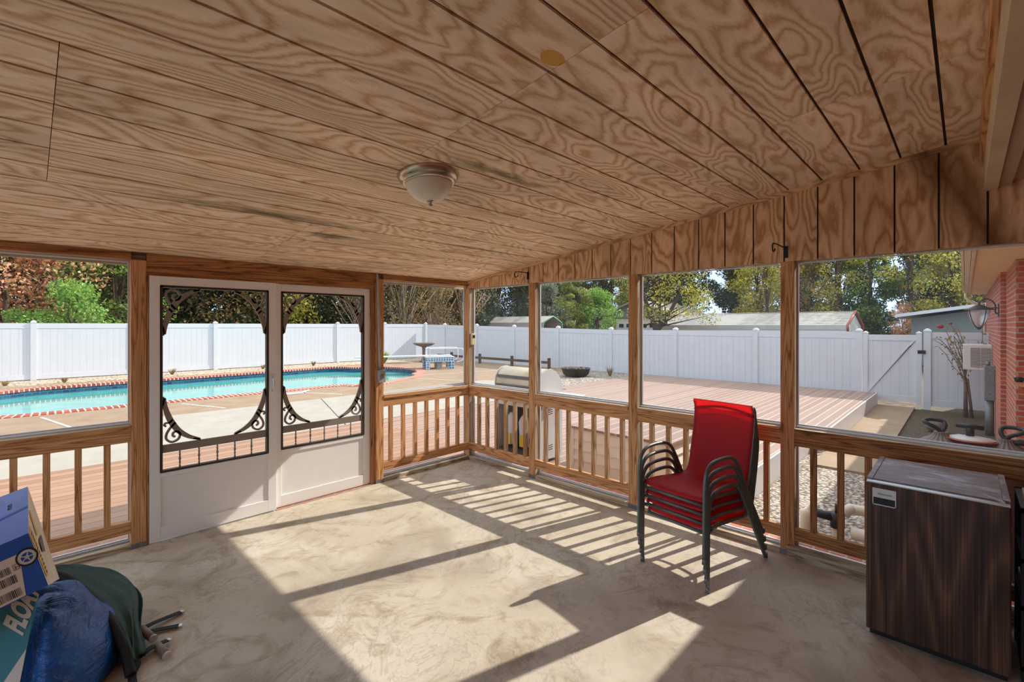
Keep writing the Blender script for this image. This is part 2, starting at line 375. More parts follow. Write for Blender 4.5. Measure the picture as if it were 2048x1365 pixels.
# ------------------------------------------------------------------ mesh builder
class MB:
    def __init__(s): s.v = []; s.f = []; s.uv = []; s.mi = []; s.smooth = []; s.mats = []; s.cur = 0
    def mat(s, name):
        if name not in s.mats: s.mats.append(name)
        s.cur = s.mats.index(name); return s
    def face(s, idx, uv=None, smooth=False):
        s.f.append(tuple(idx)); s.uv.append(uv or [(0, 0)] * len(idx)); s.mi.append(s.cur); s.smooth.append(smooth)
    def hexa(s, c, grain=None, uvoff=None):
        """c: 8 corners, bottom loop then top loop"""
        c = [Vector(p) for p in c]; n = len(s.v); s.v += [tuple(p) for p in c]
        ex, ey, ez = c[1] - c[0], c[3] - c[0], c[4] - c[0]
        L = [ex.length, ey.length, ez.length]; g = L.index(max(L)) if grain is None else grain
        gd = [ex, ey, ez][g].normalized()
        o = uvoff or (rnd.uniform(0, 40), rnd.uniform(0, 40))
        for q in ((0, 3, 2, 1), (4, 5, 6, 7), (0, 1, 5, 4), (1, 2, 6, 5), (2, 3, 7, 6), (3, 0, 4, 7)):
            a, b_, d = c[q[0]], c[q[1]], c[q[3]]
            nn = (b_ - a).cross(d - a)
            if nn.length < 1e-12: nn = Vector((0, 0, 1))
            nn.normalize(); side = nn.cross(gd)
            if side.length < 0.3: side = nn.orthogonal().normalized(); gg = nn.cross(side)
            else: gg = gd; side.normalize()
            s.face([n + i for i in q], [((c[i]).dot(gg) + o[0], c[i].dot(side) + o[1]) for i in q])
        return s
    def box(s, x0, x1, y0, y1, z0, z1, grain=None, uvoff=None):
        return s.hexa([(x0, y0, z0), (x1, y0, z0), (x1, y1, z0), (x0, y1, z0), (x0, y0, z1), (x1, y0, z1), (x1, y1, z1), (x0, y1, z1)], grain, uvoff)
    def obox(s, o, ex, ey, ez):
        o, ex, ey, ez = map(Vector, (o, ex, ey, ez))
        return s.hexa([o, o + ex, o + ex + ey, o + ey, o + ez, o + ex + ez, o + ex + ey + ez, o + ey + ez])
    def quad(s, pts, uvs=None):
        n = len(s.v); s.v += [tuple(p) for p in pts]
        if uvs is None:
            a, b_, d = Vector(pts[0]), Vector(pts[1]), Vector(pts[-1])
            e1 = (b_ - a).normalized(); nn = e1.cross(d - a).normalized(); e2 = nn.cross(e1)
            uvs = [((Vector(p) - a).dot(e1), (Vector(p) - a).dot(e2)) for p in pts]
        s.face(range(n, n + len(pts)), uvs); return s
    def tube(s, path, r, seg=10, cap=True, flat=None):
        P = [Vector(p) for p in path]; rr = r if isinstance(r, (list, tuple)) else [r] * len(P)
        n0 = len(s.v); up = None; ln = 0
        for k, p in enumerate(P):
            t = (P[min(k + 1, len(P) - 1)] - P[max(k - 1, 0)]).normalized()
            if up is None: up = t.orthogonal().normalized()
            up = (up - t * up.dot(t)); up = up.normalized() if up.length > 1e-6 else t.orthogonal().normalized()
            sd_ = t.cross(up)
            for j in range(seg):
                a = 2 * math.pi * j / seg
                s.v.append(tuple(p + up * math.cos(a) * rr[k] + sd_ * math.sin(a) * rr[k]))
        for k in range(len(P) - 1):
            d = (P[k + 1] - P[k]).length
            for j in range(seg):
                a = n0 + k * seg + j; b_ = n0 + k * seg + (j + 1) % seg
                s.face((a, b_, b_ + seg, a + seg), [(ln, j / seg * .1), (ln, (j + 1) / seg * .1), (ln + d, (j + 1) / seg * .1), (ln + d, j / seg * .1)], True)
            ln += d
        if cap:
            s.face([n0 + j for j in range(seg)][::-1]); e = n0 + (len(P) - 1) * seg
            s.face([e + j for j in range(seg)])
        return s
    def lathe(s, prof, c=(0, 0, 0), seg=24, axis=None, flute=0, famp=0.0):
        """prof: (radius, height) list"""
        c = Vector(c); ax = Vector(axis or (0, 0, 1)).normalized()
        u = ax.orthogonal().normalized(); w = ax.cross(u); n0 = len(s.v)
        for (r, h) in prof:
            for j in range(seg):
                a = 2 * math.pi * j / seg; q = r * (1 + (famp * math.cos(flute * a) if flute else 0))
                s.v.append(tuple(c + ax * h + u * math.cos(a) * q + w * math.sin(a) * q))
        for k in range(len(prof) - 1):
            for j in range(seg):
                a = n0 + k * seg + j; b_ = n0 + k * seg + (j + 1) % seg
                s.face((a, b_, b_ + seg, a + seg), None, True)
        s.face([n0 + j for j in range(seg)][::-1]); e = n0 + (len(prof) - 1) * seg; s.face([e + j for j in range(seg)])
        return s
    def ribbon(s, pts, widths, o, eu, ev, thick):
        """flat strip along a 2-D path in the plane (eu, ev) at o, extruded along the normal"""
        o, eu, ev = Vector(o), Vector(eu), Vector(ev); nn = eu.cross(ev).normalized() * thick
        n0 = len(s.v); P = [Vector(p) for p in pts]
        if not isinstance(widths, (list, tuple)): widths = [widths] * len(P)
        for k, p in enumerate(P):
            t = (P[min(k + 1, len(P) - 1)] - P[max(k - 1, 0)]).normalized(); pr = Vector((-t.y, t.x)) * widths[k] / 2
            for q in (p + pr, p - pr):
                w3 = o + eu * q.x + ev * q.y; s.v.append(tuple(w3)); s.v.append(tuple(w3 + nn))
        for k in range(len(P) - 1):
            a = n0 + k * 4; b_ = a + 4
            s.face((a, a + 2, b_ + 2, b_)); s.face((a + 1, b_ + 1, b_ + 3, a + 3))
            s.face((a, b_, b_ + 1, a + 1)); s.face((a + 2, a + 3, b_ + 3, b_ + 2))
        s.face((n0, n0 + 1, n0 + 3, n0 + 2)); e = n0 + (len(P) - 1) * 4; s.face((e, e + 2, e + 3, e + 1))
        return s
    def prism(s, poly, z0, z1, uvscale=1.0):
        n = len(s.v); k = len(poly)
        s.v += [(x, y, z0) for x, y in poly] + [(x, y, z1) for x, y in poly]
        s.face([n + k + i for i in range(k)], [(x, y) for x, y in poly])
        s.face([n + i for i in range(k)][::-1], [(x, y) for x, y in poly][::-1])
        d = 0
        for i in range(k):
            j = (i + 1) % k; l = math.dist(poly[i], poly[j])
            s.face((n + i, n + j, n + k + j, n + k + i), [(d, z0), (d + l, z0), (d + l, z1), (d, z1)]); d += l
        return s
    def grid(s, fn, nu, nv, uvf=None, smooth=True):
        n = len(s.v)
        for i in range(nu + 1):
            for j in range(nv + 1): s.v.append(tuple(fn(i / nu, j / nv)))
        for i in range(nu):
            for j in range(nv):
                a = n + i * (nv + 1) + j
                s.face((a, a + nv + 1, a + nv + 2, a + 1), [(i / nu, j / nv), ((i + 1) / nu, j / nv), ((i + 1) / nu, (j + 1) / nv), (i / nu, (j + 1) / nv)], smooth)
        return s
    def text(s, txt, o, eu, ev, size, thick=0.001, shear=0.0, bold=0.0):
        cu = bpy.data.curves.new('t', 'FONT'); cu.body = txt; cu.size = size; cu.extrude = thick; cu.shear = shear; cu.offset = bold
        ob = bpy.data.objects.new('t', cu); COL.objects.link(ob)
        bpy.context.view_layer.update()
        me = bpy.data.meshes.new_from_object(ob.evaluated_get(bpy.context.evaluated_depsgraph_get()))
        o, eu, ev = Vector(o), Vector(eu), Vector(ev); nn = eu.cross(ev)
        n = len(s.v); s.v += [tuple(o + eu * v.co.x + ev * v.co.y + nn * v.co.z) for v in me.vertices]
        for p in me.polygons: s.face([n + i for i in p.vertices])
        bpy.data.objects.remove(ob); bpy.data.meshes.remove(me); bpy.data.curves.remove(cu)
        return s
    def build(s, name, mat=None, parent=None, loc=None, label=None, bevel=0.0, solid=0.0):
        """vertices are world coordinates unless loc is given (then they are local to loc)"""
        if mat: s.mats = [mat] if not s.mats else s.mats
        me = bpy.data.meshes.new(name)
        off = Vector((0, 0, 0))
        o = bpy.data.objects.new(name, me)
        if parent is not None:
            off = parent.get('_o') and Vector(parent['_o']) or Vector((0, 0, 0))
        elif loc is None and s.v:
            xs = [v[0] for v in s.v]; ys = [v[1] for v in s.v]; zs = [v[2] for v in s.v]
            off = Vector(((min(xs) + max(xs)) / 2, (min(ys) + max(ys)) / 2, min(zs)))
            if KEEP_ORIGIN: off = Vector((0, 0, 0))
        me.from_pydata([(v[0] - off.x, v[1] - off.y, v[2] - off.z) for v in s.v], [], s.f)
        for m in (s.mats or [mat]): me.materials.append(M[m])
        ul = me.uv_layers.new(name='UVMap'); k = 0
        flat = [c for u in s.uv for p in u for c in p]; ul.data.foreach_set('uv', flat)
        me.polygons.foreach_set('material_index', s.mi); me.polygons.foreach_set('use_smooth', s.smooth)
        me.update()
        COL.objects.link(o)
        if parent is not None:
            o.parent = parent; o['_o'] = tuple(off)
        else:
            o.location = loc if loc is not None else off; o['_o'] = tuple(off)
        if label: o['label'] = label
        if bevel:
            md = o.modifiers.new('bevel', 'BEVEL'); md.width = bevel; md.segments = 2; md.limit_method = 'ANGLE'; md.angle_limit = R(40)
        if solid:
            md = o.modifiers.new('solid', 'SOLIDIFY'); md.thickness = solid; md.offset = 0
        return o
KEEP_ORIGIN = False

def tag(o, label, cat, group=None, kind=None):
    o['label'] = label; o['category'] = cat
    if group: o['group'] = group
    if kind: o['kind'] = kind
    return o
def thing(name, label, cat, loc, group=None):
    """Empty at the base; children are given in world coordinates"""
    o = bpy.data.objects.new(name, None); COL.objects.link(o); o.location = loc; o['_o'] = tuple(loc)
    o.empty_display_size = 0.1
    return tag(o, label, cat, group)
def local_thing(name, label, cat, loc, rotz=0, group=None):
    """Empty; children are given in local coordinates"""
    o = thing(name, label, cat, loc, group); o['_o'] = (0, 0, 0); o.rotation_euler = (0, 0, rotz); return o
def struct(o): o['kind'] = 'structure'; return o
def sempty(name, loc=(0, 0, 0)):
    o = bpy.data.objects.new(name, None); COL.objects.link(o); o.location = loc; o['_o'] = tuple(loc); o['kind'] = 'structure'; o.empty_display_size = 0.1; return o
def copy_tree(o, parent=None):
    c = o.copy(); COL.objects.link(c)
    if parent: c.parent = parent
    for ch in list(o.children): copy_tree(ch, c)
    return c
def arc(cx, cy, r, a0, a1, n): return [(cx + r * math.cos(R(a0 + (a1 - a0) * k / n)), cy + r * math.sin(R(a0 + (a1 - a0) * k / n))) for k in range(n + 1)]
def smooth_path(P, n=6):
    P = [Vector(p) for p in P]; out = []
    for k in range(len(P) - 1):
        p0, p1, p2, p3 = P[max(k - 1, 0)], P[k], P[k + 1], P[min(k + 2, len(P) - 1)]
        for i in range(n):
            t = i / n
            out.append(0.5 * ((2 * p1) + (p2 - p0) * t + (2 * p0 - 5 * p1 + 4 * p2 - p3) * t * t + (3 * p1 - p0 - 3 * p2 + p3) * t ** 3))
    out.append(P[-1]); return out

# ================================================================== THE PORCH SHELL
KEEP_ORIGIN = True
ZC = lambda y: 2.193 - 0.121 * y          # ceiling height
# floor slab
struct(MB().mat('concrete_floor').box(-5.4, 0.10, -5.0, 0.10, -0.35, 0.0).build('floor'))
# ceiling: grooved plywood sheets
m = MB(); m.mat('ceiling_wood')
rows = [(0.0, -1.24, -2.45), (-1.24, -2.475, -1.29), (-2.475, -3.71, -2.45), (-3.71, -4.50, -1.22)]
groove = [-0.006 - 0.206 * k + 0.0 for k in range(0, 23)]
gy = sorted([y for y in [-4.331 + 0.206 * k for k in range(0, 21)] if y < -0.05], reverse=True)
for (ya, yb, xs) in rows:
    seams = [-5.3] + sorted([xs + 2.44 * k for k in range(-2, 3) if -5.3 < xs + 2.44 * k < 0]) + [0.0]
    for xa, xb in zip(seams[:-1], seams[1:]):
        o = (rnd.uniform(0, 50), rnd.uniform(0, 50))
        ys = [ya] + [y for y in gy if yb + 0.02 < y < ya - 0.02] + [yb]
        for k in range(len(ys) - 1):
            y0, y1 = ys[k] - 0.006, ys[k + 1] + 0.006
            if k == len(ys) - 2 and yb == -4.50: y1 = yb
            x0, x1 = xa + 0.0012, xb - 0.0012
            n = len(m.v)
            m.v += [(x0, y0, ZC(y0)), (x1, y0, ZC(y0)), (x1, y1, ZC(y1)), (x0, y1, ZC(y1)),
                    (x0, y0, ZC(y0) + .011), (x1, y0, ZC(y0) + .011), (x1, y1, ZC(y1) + .011), (x0, y1, ZC(y1) + .011)]
            for q in ((0, 1, 2, 3), (0, 4, 5, 1), (3, 2, 6, 7), (0, 3, 7, 4), (1, 5, 6, 2)):
                m.face([n + i for i in q], [(m.v[n + i][0] + o[0], m.v[n + i][1] + o[1]) for i in q])
m.mat('groove_dark'); m.hexa([(-5.3, 0.3, ZC(.3) + .010), (0, .3, ZC(.3) + .010), (0, -4.5, ZC(-4.5) + .010), (-5.3, -4.5, ZC(-4.5) + .010),
        (-5.3, 0.3, ZC(.3) + .12), (0, .3, ZC(.3) + .12), (0, -4.5, ZC(-4.5) + .12), (-5.3, -4.5, ZC(-4.5) + .12)])
struct(m.build('ceiling'))
# roof over the ceiling with its small overhangs
m = MB().mat('roof_shingle')
m.hexa([(-5.5, -4.7, ZC(-4.7) + .125), (.22, -4.7, ZC(-4.7) + .125), (.22, .30, ZC(.3) + .125), (-5.5, .30, ZC(.3) + .125),
        (-5.5, -4.7, ZC(-4.7) + .2), (.22, -4.7, ZC(-4.7) + .2), (.22, .30, ZC(.3) + .2), (-5.5, .30, ZC(.3) + .2)])
struct(m.build('trim_1'))
# gable panel above the right wall: grooved plywood planks
wr = sempty('wall_right')
m = MB().mat('panel_wood')
gy2 = [0.03] + [-0.17 - 0.2065 * k for k in range(0, 24)]
for k in range(len(gy2) - 1):
    y0, y1 = gy2[k] - .005, gy2[k + 1] + .005
    if y1 < -4.95: break
    if k % 6 == 0: off = (rnd.uniform(0, 40), rnd.uniform(0, 40))
    m.hexa([(0, y1, 2.109), (.014, y1, 2.109), (.014, y0, 2.109), (0, y0, 2.109), (0, y1, ZC(y1) + .01), (.014, y1, ZC(y1) + .01), (.014, y0, ZC(y0) + .01), (0, y0, ZC(y0) + .01)], 2, off)
m.build('plank_panel', parent=wr)
MB().mat('groove_dark').hexa([(.012, -5.0, 2.115), (.03, -5.0, 2.115), (.03, .03, 2.115), (.012, .03, 2.115), (.012, -5.0, ZC(-5)), (.03, -5, ZC(-5)), (.03, .03, ZC(0)), (.012, .03, ZC(0))]).build('backing_board', parent=wr)
MB().mat('grey_wood').box(.03, .09, -5.0, .09, 2.109, 2.2).build('header_beam', parent=wr)
m = MB().mat('fascia_paint'); m.hexa([(.09, -5.0, 2.12), (.12, -5.0, 2.12), (.12, .2, 2.12), (.09, .2, 2.12), (.09, -5.0, ZC(-5) + .1), (.12, -5, ZC(-5) + .1), (.12, .2, ZC(.2) + .1), (.09, .2, ZC(.2) + .1)])
m.build('rake_board', parent=wr)
# quarter trim where ceiling meets the gable panel
struct(MB().mat('panel_wood').hexa([(-.018, -4.5, ZC(-4.5) - .03), (0, -4.5, ZC(-4.5) - .03), (0, 0, ZC(0) - .03), (-.018, 0, ZC(0) - .03),
    (-.018, -4.5, ZC(-4.5)), (0, -4.5, ZC(-4.5)), (0, 0, ZC(0)), (-.018, 0, ZC(0))]).build('trim_2'))
# beam of the door wall
wb = sempty('wall_back')
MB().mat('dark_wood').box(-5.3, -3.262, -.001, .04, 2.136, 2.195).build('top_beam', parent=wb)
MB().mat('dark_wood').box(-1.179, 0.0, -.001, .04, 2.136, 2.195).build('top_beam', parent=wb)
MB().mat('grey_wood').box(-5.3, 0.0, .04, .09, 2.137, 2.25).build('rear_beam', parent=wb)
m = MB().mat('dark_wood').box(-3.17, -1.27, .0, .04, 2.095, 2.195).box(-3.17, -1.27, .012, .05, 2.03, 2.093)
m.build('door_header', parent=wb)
struct(MB().mat('dark_wood').box(-3.17, -3.157, -.004, .09, 0.0, 2.03).build('trim_10'))
struct(MB().mat('dark_wood').box(-1.318, -1.268, .012, .09, 0.0, 2.03).build('trim_11'))
MB().mat('fascia_paint').box(-5.5, .22, .28, .30, 2.12, 2.26).build('eave_board', parent=wb)

KEEP_ORIGIN = False
# posts
def weather_sunlit(m, faces):  # grey weathering; the sunlit side faces are also painted paler with it
    m.mat('grey_wood'); g = m.cur
    for k in faces: m.mi[k] = g
    return m
def post(x0, x1, y0, y1, z1, label, mat='post_wood'):
    t = thing('porch_post', label, 'post', ((x0 + x1) / 2, (y0 + y1) / 2, 0))
    weather_sunlit(MB().mat(mat).box(x0, x1, y0, y1, .035, z1), (2, 3, 4) if x1 > 0 else (3, 4)).build('timber', parent=t, bevel=.003)
    MB().mat('dull_metal').box(x0 - .003, x1 + .003, y0 - .003, y1 + .003, 0.001, .036).build('post_base', parent=t)
    return t
post(-3.262, -3.172, -.004, .086, 2.136, 'square brown timber post at the left side of the white screen doors')
post(-1.267, -1.179, -.004, .086, 2.136, 'timber post right of the white screen doors with the electrical box on it')
post(.0, .09, -.01, .08, 2.109, 'timber corner post where the two screened walls meet')
post(-.003, .087, -1.09, -1.0, 2.109, 'timber post in front of the barbecue grill')
post(-.003, .087, -2.305, -2.215, 2.109, 'timber post directly left of the red stacked chairs')
post(-.003, .087, -3.54, -3.45, 2.109, 'timber post between the red stacked chairs and the brown fridge')
post(-4.485, -4.395, -.004, .086, 2.136, 'timber post just outside the left edge of the picture')
post(-.003, .087, -4.77, -4.68, 2.109, 'timber post behind the brown fridge at the house wall')

# railings: cap, board, balusters, bottom rail, sill
def rail_bay(axis, a0, a1, bals, label, mat='post_wood', base='grey_wood'):
    """axis 'x': along x at y=0 (room on -y); axis 'y': along y at x=0 (room on -x)"""
    c = (a0 + a1) / 2; t = thing('porch_railing', label, 'railing', (c, .04, 0) if axis == 'x' else (.04, c, 0))
    def bx(m, p0, p1, d0, d1, z0, z1):
        if axis == 'x': m.box(p0, p1, d0, d1, z0, z1)
        else: m.box(d0, d1, p0, p1, z0, z1)
        return m
    weather_sunlit(bx(MB().mat(mat), a0, a1, -.012, .078, .878, .915), (1, 3)).build('cap_board', parent=t, bevel=.003)
    bx(MB().mat(mat), a0, a1, 0, .038, .791, .877).build('top_rail', parent=t, bevel=.002)
    bx(MB().mat(mat), a0, a1, 0, .038, .118, .205).build('bottom_rail', parent=t, bevel=.002)
    bx(MB().mat(base), a0, a1, -.002, .088, .0, .038).build('sill_plate', parent=t, bevel=.003)
    bx(MB().mat('galvanized'), a0, a1, .055, .085, .038, .052).build('metal_track', parent=t)
    bx(MB().mat('white_trim'), a0, a1, .05, .09, .916, .928).build('white_sill', parent=t)
    for b_ in bals: weather_sunlit(bx(MB().mat(mat), b_ - .018, b_ + .018, .001, .037, .205, .79), (2,) if axis == 'y' else ()).build('baluster', parent=t)  # sun-facing side of each baluster painted paler
    return t
rail_bay('x', -4.395, -3.262, [-4.16, -4.008, -3.855, -3.703, -3.547, -3.394], 'weathered brown railing left of the white screen doors', 'post_wood')
rail_bay('x', -1.179, 0.0, [-1.083, -.928, -.773, -.618, -.469, -.314, -.162], 'brown railing between the electrical box post and the corner')
rail_bay('y', -1.0, -.01, [-.174, -.32, -.478, -.631, -.776, -.933], 'short brown railing bay in front of the barbecue grill')
rail_bay('y', -2.215, -1.09, [-1.225, -1.379, -1.524, -1.678, -1.829, -1.979, -2.142], 'brown railing bay in front of the cream sided deck box')
rail_bay('y', -3.45, -2.305, [-2.436, -2.59, -2.741, -2.893, -3.047, -3.20, -3.354], 'brown railing bay behind the red stacked chairs')
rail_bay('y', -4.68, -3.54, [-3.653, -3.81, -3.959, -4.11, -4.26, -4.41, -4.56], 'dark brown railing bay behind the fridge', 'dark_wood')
# the wider board in front of the last bay's sill
struct(MB().mat('grey_wood').box(-.045, -.004, -4.95, -3.50, 0, .085).build('baseboard_right'))

# panes with white edge strips
def window(n, axis, a0, a1, ztop):
    t = sempty('window_%d' % n, ((a0 + a1) / 2, .07, .93) if axis == 'x' else (.07, (a0 + a1) / 2, .93))
    def bx(m, p0, p1, d0, d1, z0, z1):
        if axis == 'x': m.box(p0, p1, d0, d1, z0, z1)
        else: m.box(d0, d1, p0, p1, z0, z1)
    m = MB().mat('white_vinyl'); w = .009
    for z0, z1 in ((.93, ztop), (.052, .872)):
        bx(m, a0, a0 + w, .074, .090, z0, z1); bx(m, a1 - w, a1, .074, .090, z0, z1)
        bx(m, a0 + w, a1 - w, .074, .090, z1 - w, z1); bx(m, a0 + w, a1 - w, .074, .090, z0, z0 + w)
    m.build('window_frame', parent=t)
    for nm, z0, z1, mt in (('upper_pane', .94, ztop - .01, 'clear_pane'), ('lower_screen', .06, .865, 'screen_mesh')):
        m = MB().mat(mt)
        pts = [(a0 + w, .082, z0), (a1 - w, .082, z0), (a1 - w, .082, z1), (a0 + w, .082, z1)] if axis == 'x' else \
              [(.082, a0 + w, z0), (.082, a1 - w, z0), (.082, a1 - w, z1), (.082, a0 + w, z1)]
        m.quad(pts).build(nm, parent=t)
for n, (ax, a0, a1, zt) in enumerate([('x', -4.395, -3.262, 2.13), ('x', -1.179, -.0, 2.13), ('y', -1.0, -.01, 2.105), ('y', -2.215, -1.09, 2.105), ('y', -3.45, -2.305, 2.105), ('y', -4.68, -3.54, 2.105)]):
    window(n + 1, ax, a0, a1, zt)

# ------------------------------------------------------------------ screen doors
def door(n, x0, x1, y0, handle_x, knob=True):
    t = sempty('door_%d' % n, ((x0 + x1) / 2, y0, 0)); y1 = y0 + .036
    ox0, ox1, oz0, oz1 = x0 + .068, x1 - .068, .527, 1.955
    m = MB().mat('door_white')
    m.box(x0, ox0, y0, y1, .012, 2.026); m.box(ox1, x1, y0, y1, .012, 2.026)
    m.box(ox0, ox1, y0, y1, oz1, 2.026); m.box(ox0, ox1, y0, y1, .49, oz0); m.box(ox0, ox1, y0, y1, .012, .112)
    m.build('door_frame', parent=t, bevel=.002)
    MB().mat('door_panel').box(ox0, ox1, y0 + .012, y1 - .008, .112, .49).build('kick_panel', parent=t)
    m = MB().mat('dark_frame'); w = .014
    m.box(ox0 - .004, ox0 + w, y0 - .002, y1 + .002, oz0, oz1); m.box(ox1 - w, ox1 + .004, y0 - .002, y1 + .002, oz0, oz1)
    m.box(ox0, ox1, y0 - .002, y1 + .002, oz1 - w, oz1 + .004); m.box(ox0, ox1, y0 - .004, y1 + .002, oz0 - .004, oz0 + w)
    m.build('screen_frame', parent=t)
    MB().mat('bronze_paint').box(ox0 + w, ox1 - w, y0 + .008, y0 + .024, .671, .732).build('cross_bar', parent=t)
    MB().mat('screen_mesh').quad([(ox0 + w, y1 - .006, oz0), (ox1 - w, y1 - .006, oz0), (ox1 - w, y1 - .006, oz1), (ox0 + w, y1 - .006, oz1)]).build('screen', parent=t)
    prof = [(.004, 0), (.007, .008), (.007, .016), (.004, .024), (.008, .038), (.005, .05), (.009, .066), (.009, .072), (.005, .088), (.008, .1), (.004, .112), (.007, .122), (.004, .132)]
    for k in range(5):
        xx = ox0 + (ox1 - ox0) * (k + .98) / 6
        MB().mat('bronze_paint').lathe(prof, (xx, y0 + .016, .5405), 10).build('spindle', parent=t)
    main = smooth_path([(.014, .36, 0), (.018, .29, 0), (.048, .19, 0), (.10, .10, 0), (.17, .04, 0), (.245, .008, 0)], 5)
    mw = [.015 + .027 * math.sin(math.pi * k / (len(main) - 1)) for k in range(len(main))]
    scr = smooth_path([(.082, .165, 0), (.05, .125, 0), (.026, .08, 0), (.026, .04, 0), (.06, .014, 0), (.10, .03, 0), (.112, .065, 0), (.094, .092, 0), (.07, .085, 0), (.066, .062, 0), (.082, .052, 0)], 5)
    hook = smooth_path([(.062, .19, 0), (.045, .168, 0), (.02, .165, 0), (.012, .15, 0), (.024, .14, 0)], 4)
    foot = [(.0, .352, 0), (.02, .368, 0)]
    for cx, sx in ((ox0 + w, 1), (ox1 - w, -1)):
        for cz, sz in ((.732, 1), (oz1 - w, -1)):
            m = MB().mat('bronze_paint')
            for pts, w_ in ((main, mw), (scr, .016), (hook, .014), ([(0.002, .30, 0), (.012, .36, 0)], .012), ([(.012, .352, 0), (.002, .368, 0)], .014), ([(.2, .02, 0), (.25, .002, 0)], .014)):
                m.ribbon([(p[0], p[1]) for p in pts], w_, (cx, y0 + .008, cz), (sx, 0, 0), (0, 0, sz), .014 * (1 if sx * sz < 0 else -1))
            m.build('scroll_bracket', parent=t)
    if knob:
        hx = handle_x
        h = MB().mat('door_white').box(hx - .02, hx + .02, y0 - .012, y0, 1.05, 1.215).build('door_handle', parent=t, bevel=.004)
        MB().mat('aluminium').tube(smooth_path([(hx, y0 - .01, 1.19), (hx, y0 - .04, 1.175), (hx, y0 - .05, 1.135), (hx, y0 - .04, 1.09), (hx, y0 - .01, 1.075)]), .010, 8).build('grip', parent=h)
    return t
door(1, -3.155, -2.250, -.006, -2.285)
door(2, -2.262, -1.316, .034, -2.2, False)
KEEP_ORIGIN = True
struct(MB().mat('brick_paver').box(-2.25, -1.32, -.008, .032, .0005, .004).build('trim_3'))

# ------------------------------------------------------------------ house side: fascia, soffit, brick wall
struct(MB().mat('fascia_paint').box(-9, 0.0, -4.545, -4.492, 2.415, 2.80).build('trim_4'))
struct(MB().mat('post_wood').box(-9, 0.0, -4.492, -4.472, 2.60, 2.735).build('trim_5'))
struct(MB().mat('inner_soffit').box(-9, 0.0, -5.05, -4.545, 2.455, 2.47).box(-9, 0.0, -4.60, -4.545, 2.43, 2.456).build('trim_6'))
def brick_seg(name, x0, x1, y0, y1, z0, z1):
    m = MB().mat('brick_wall')
    m.quad([(x0, y1, z0), (x1, y1, z0), (x1, y1, z1), (x0, y1, z1)], [(x0, z0), (x1, z0), (x1, z1), (x0, z1)])
    m.quad([(x0, y0, z0), (x0, y1, z0), (x0, y1, z1), (x0, y0, z1)], [(y0, z0), (y1, z0), (y1, z1), (y0, z1)])
    m.quad([(x1, y1, z0), (x1, y0, z0), (x1, y0, z1), (x1, y1, z1)], [(y0, z0), (y1, z0), (y1, z1), (y0, z1)])
    m.quad([(x0, y0, z0), (x1, y0, z0), (x1, y0, z1), (x0, y0, z1)], [(x0, z0), (x1, z0), (x1, z1), (x0, z1)])
    m.quad([(x0, y0, z1), (x0, y1, z1), (x1, y1, z1), (x1, y0, z1)], [(0, 0)] * 4)
    return struct(m.build(name))
wf = sempty('wall_front')
for (a, c_, d_) in ((-9.0, 4.6, -4.93), (4.6, 6.5, -4.86), (6.5, 13.5, -4.80)):
    o = brick_seg('brick_section', a, c_, -5.4, d_, -.35, 2.46); o.parent = wf; del o['kind']
# eave of the house beyond the porch
struct(MB().mat('soffit_paint').box(.13, 13.5, -5.1, -4.50, 2.46, 2.475).build('trim_7'))
struct(MB().mat('fascia_paint').box(.13, 13.5, -4.50, -4.47, 2.44, 2.62).build('trim_8'))
m = MB().mat('roof_shingle').hexa([(.24, -8, 4.0), (13.7, -8, 4.0), (13.7, -4.45, 2.64), (.24, -4.45, 2.64), (.24, -8, 4.1), (13.7, -8, 4.1), (13.7, -4.45, 2.70), (.24, -4.45, 2.70)])
struct(m.build('trim_9'))
KEEP_ORIGIN = False
g = thing('rain_gutter', 'cream rain gutter along the brick house eave with a downspout elbow at its far end', 'gutter', (6.8, -4.42, 2.5))
m = MB().mat('fascia_paint')
for z0, z1, y0, y1 in ((2.50, 2.506, -4.47, -4.40), (2.50, 2.61, -4.47, -4.465), (2.50, 2.56, -4.405, -4.40), (2.56, 2.61, -4.405, -4.37)):
    m.hexa([(.25, y0, z0), (13.5, y0, z0), (13.5, y1, z0), (.25, y1, z0), (.25, y0, z1), (13.5, y0, z1), (13.5, y1, z1), (.25, y1, z1)])
m.build('channel', parent=g)
MB().mat('fascia_paint').tube(smooth_path([(13.3, -4.43, 2.5), (13.3, -4.43, 2.38), (13.3, -4.55, 2.25), (13.3, -4.70, 2.15), (13.3, -4.76, 2.0), (13.3, -4.76, -.25)]), .035, 10).build('downspout', parent=g)

# ================================================================== OUTSIDE GROUND
KEEP_ORIGIN = True
def slab(name, mat, x0, x1, y0, y1, z1, t=.06):
    return struct(MB().mat(mat).box(x0, x1, y0, y1, z1 - t, z1).build(name))
slab('ground', 'forest_floor', -70, 110, -60, 110, -.42, .1)
slab('brick_ledge', 'brick_paver', -5.4, .40, .10, .32, -.006)
slab('brick_ledge', 'brick_paver', .10, .40, -4.93, .10, -.006)
slab('wood_deck', 'deck_board', -9, .40, .32, 3.05, -.012)
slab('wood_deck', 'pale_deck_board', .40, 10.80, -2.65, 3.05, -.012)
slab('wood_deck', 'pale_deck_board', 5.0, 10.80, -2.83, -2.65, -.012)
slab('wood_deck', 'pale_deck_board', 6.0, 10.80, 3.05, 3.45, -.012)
slab('pool_deck', 'white_concrete', -12, 6.0, 3.05, 6.22, -.03)
slab('patio', 'white_concrete', -14, -5.42, -9, .30, -.03)  # unseen slab added past the open west end, bounces light onto the ceiling
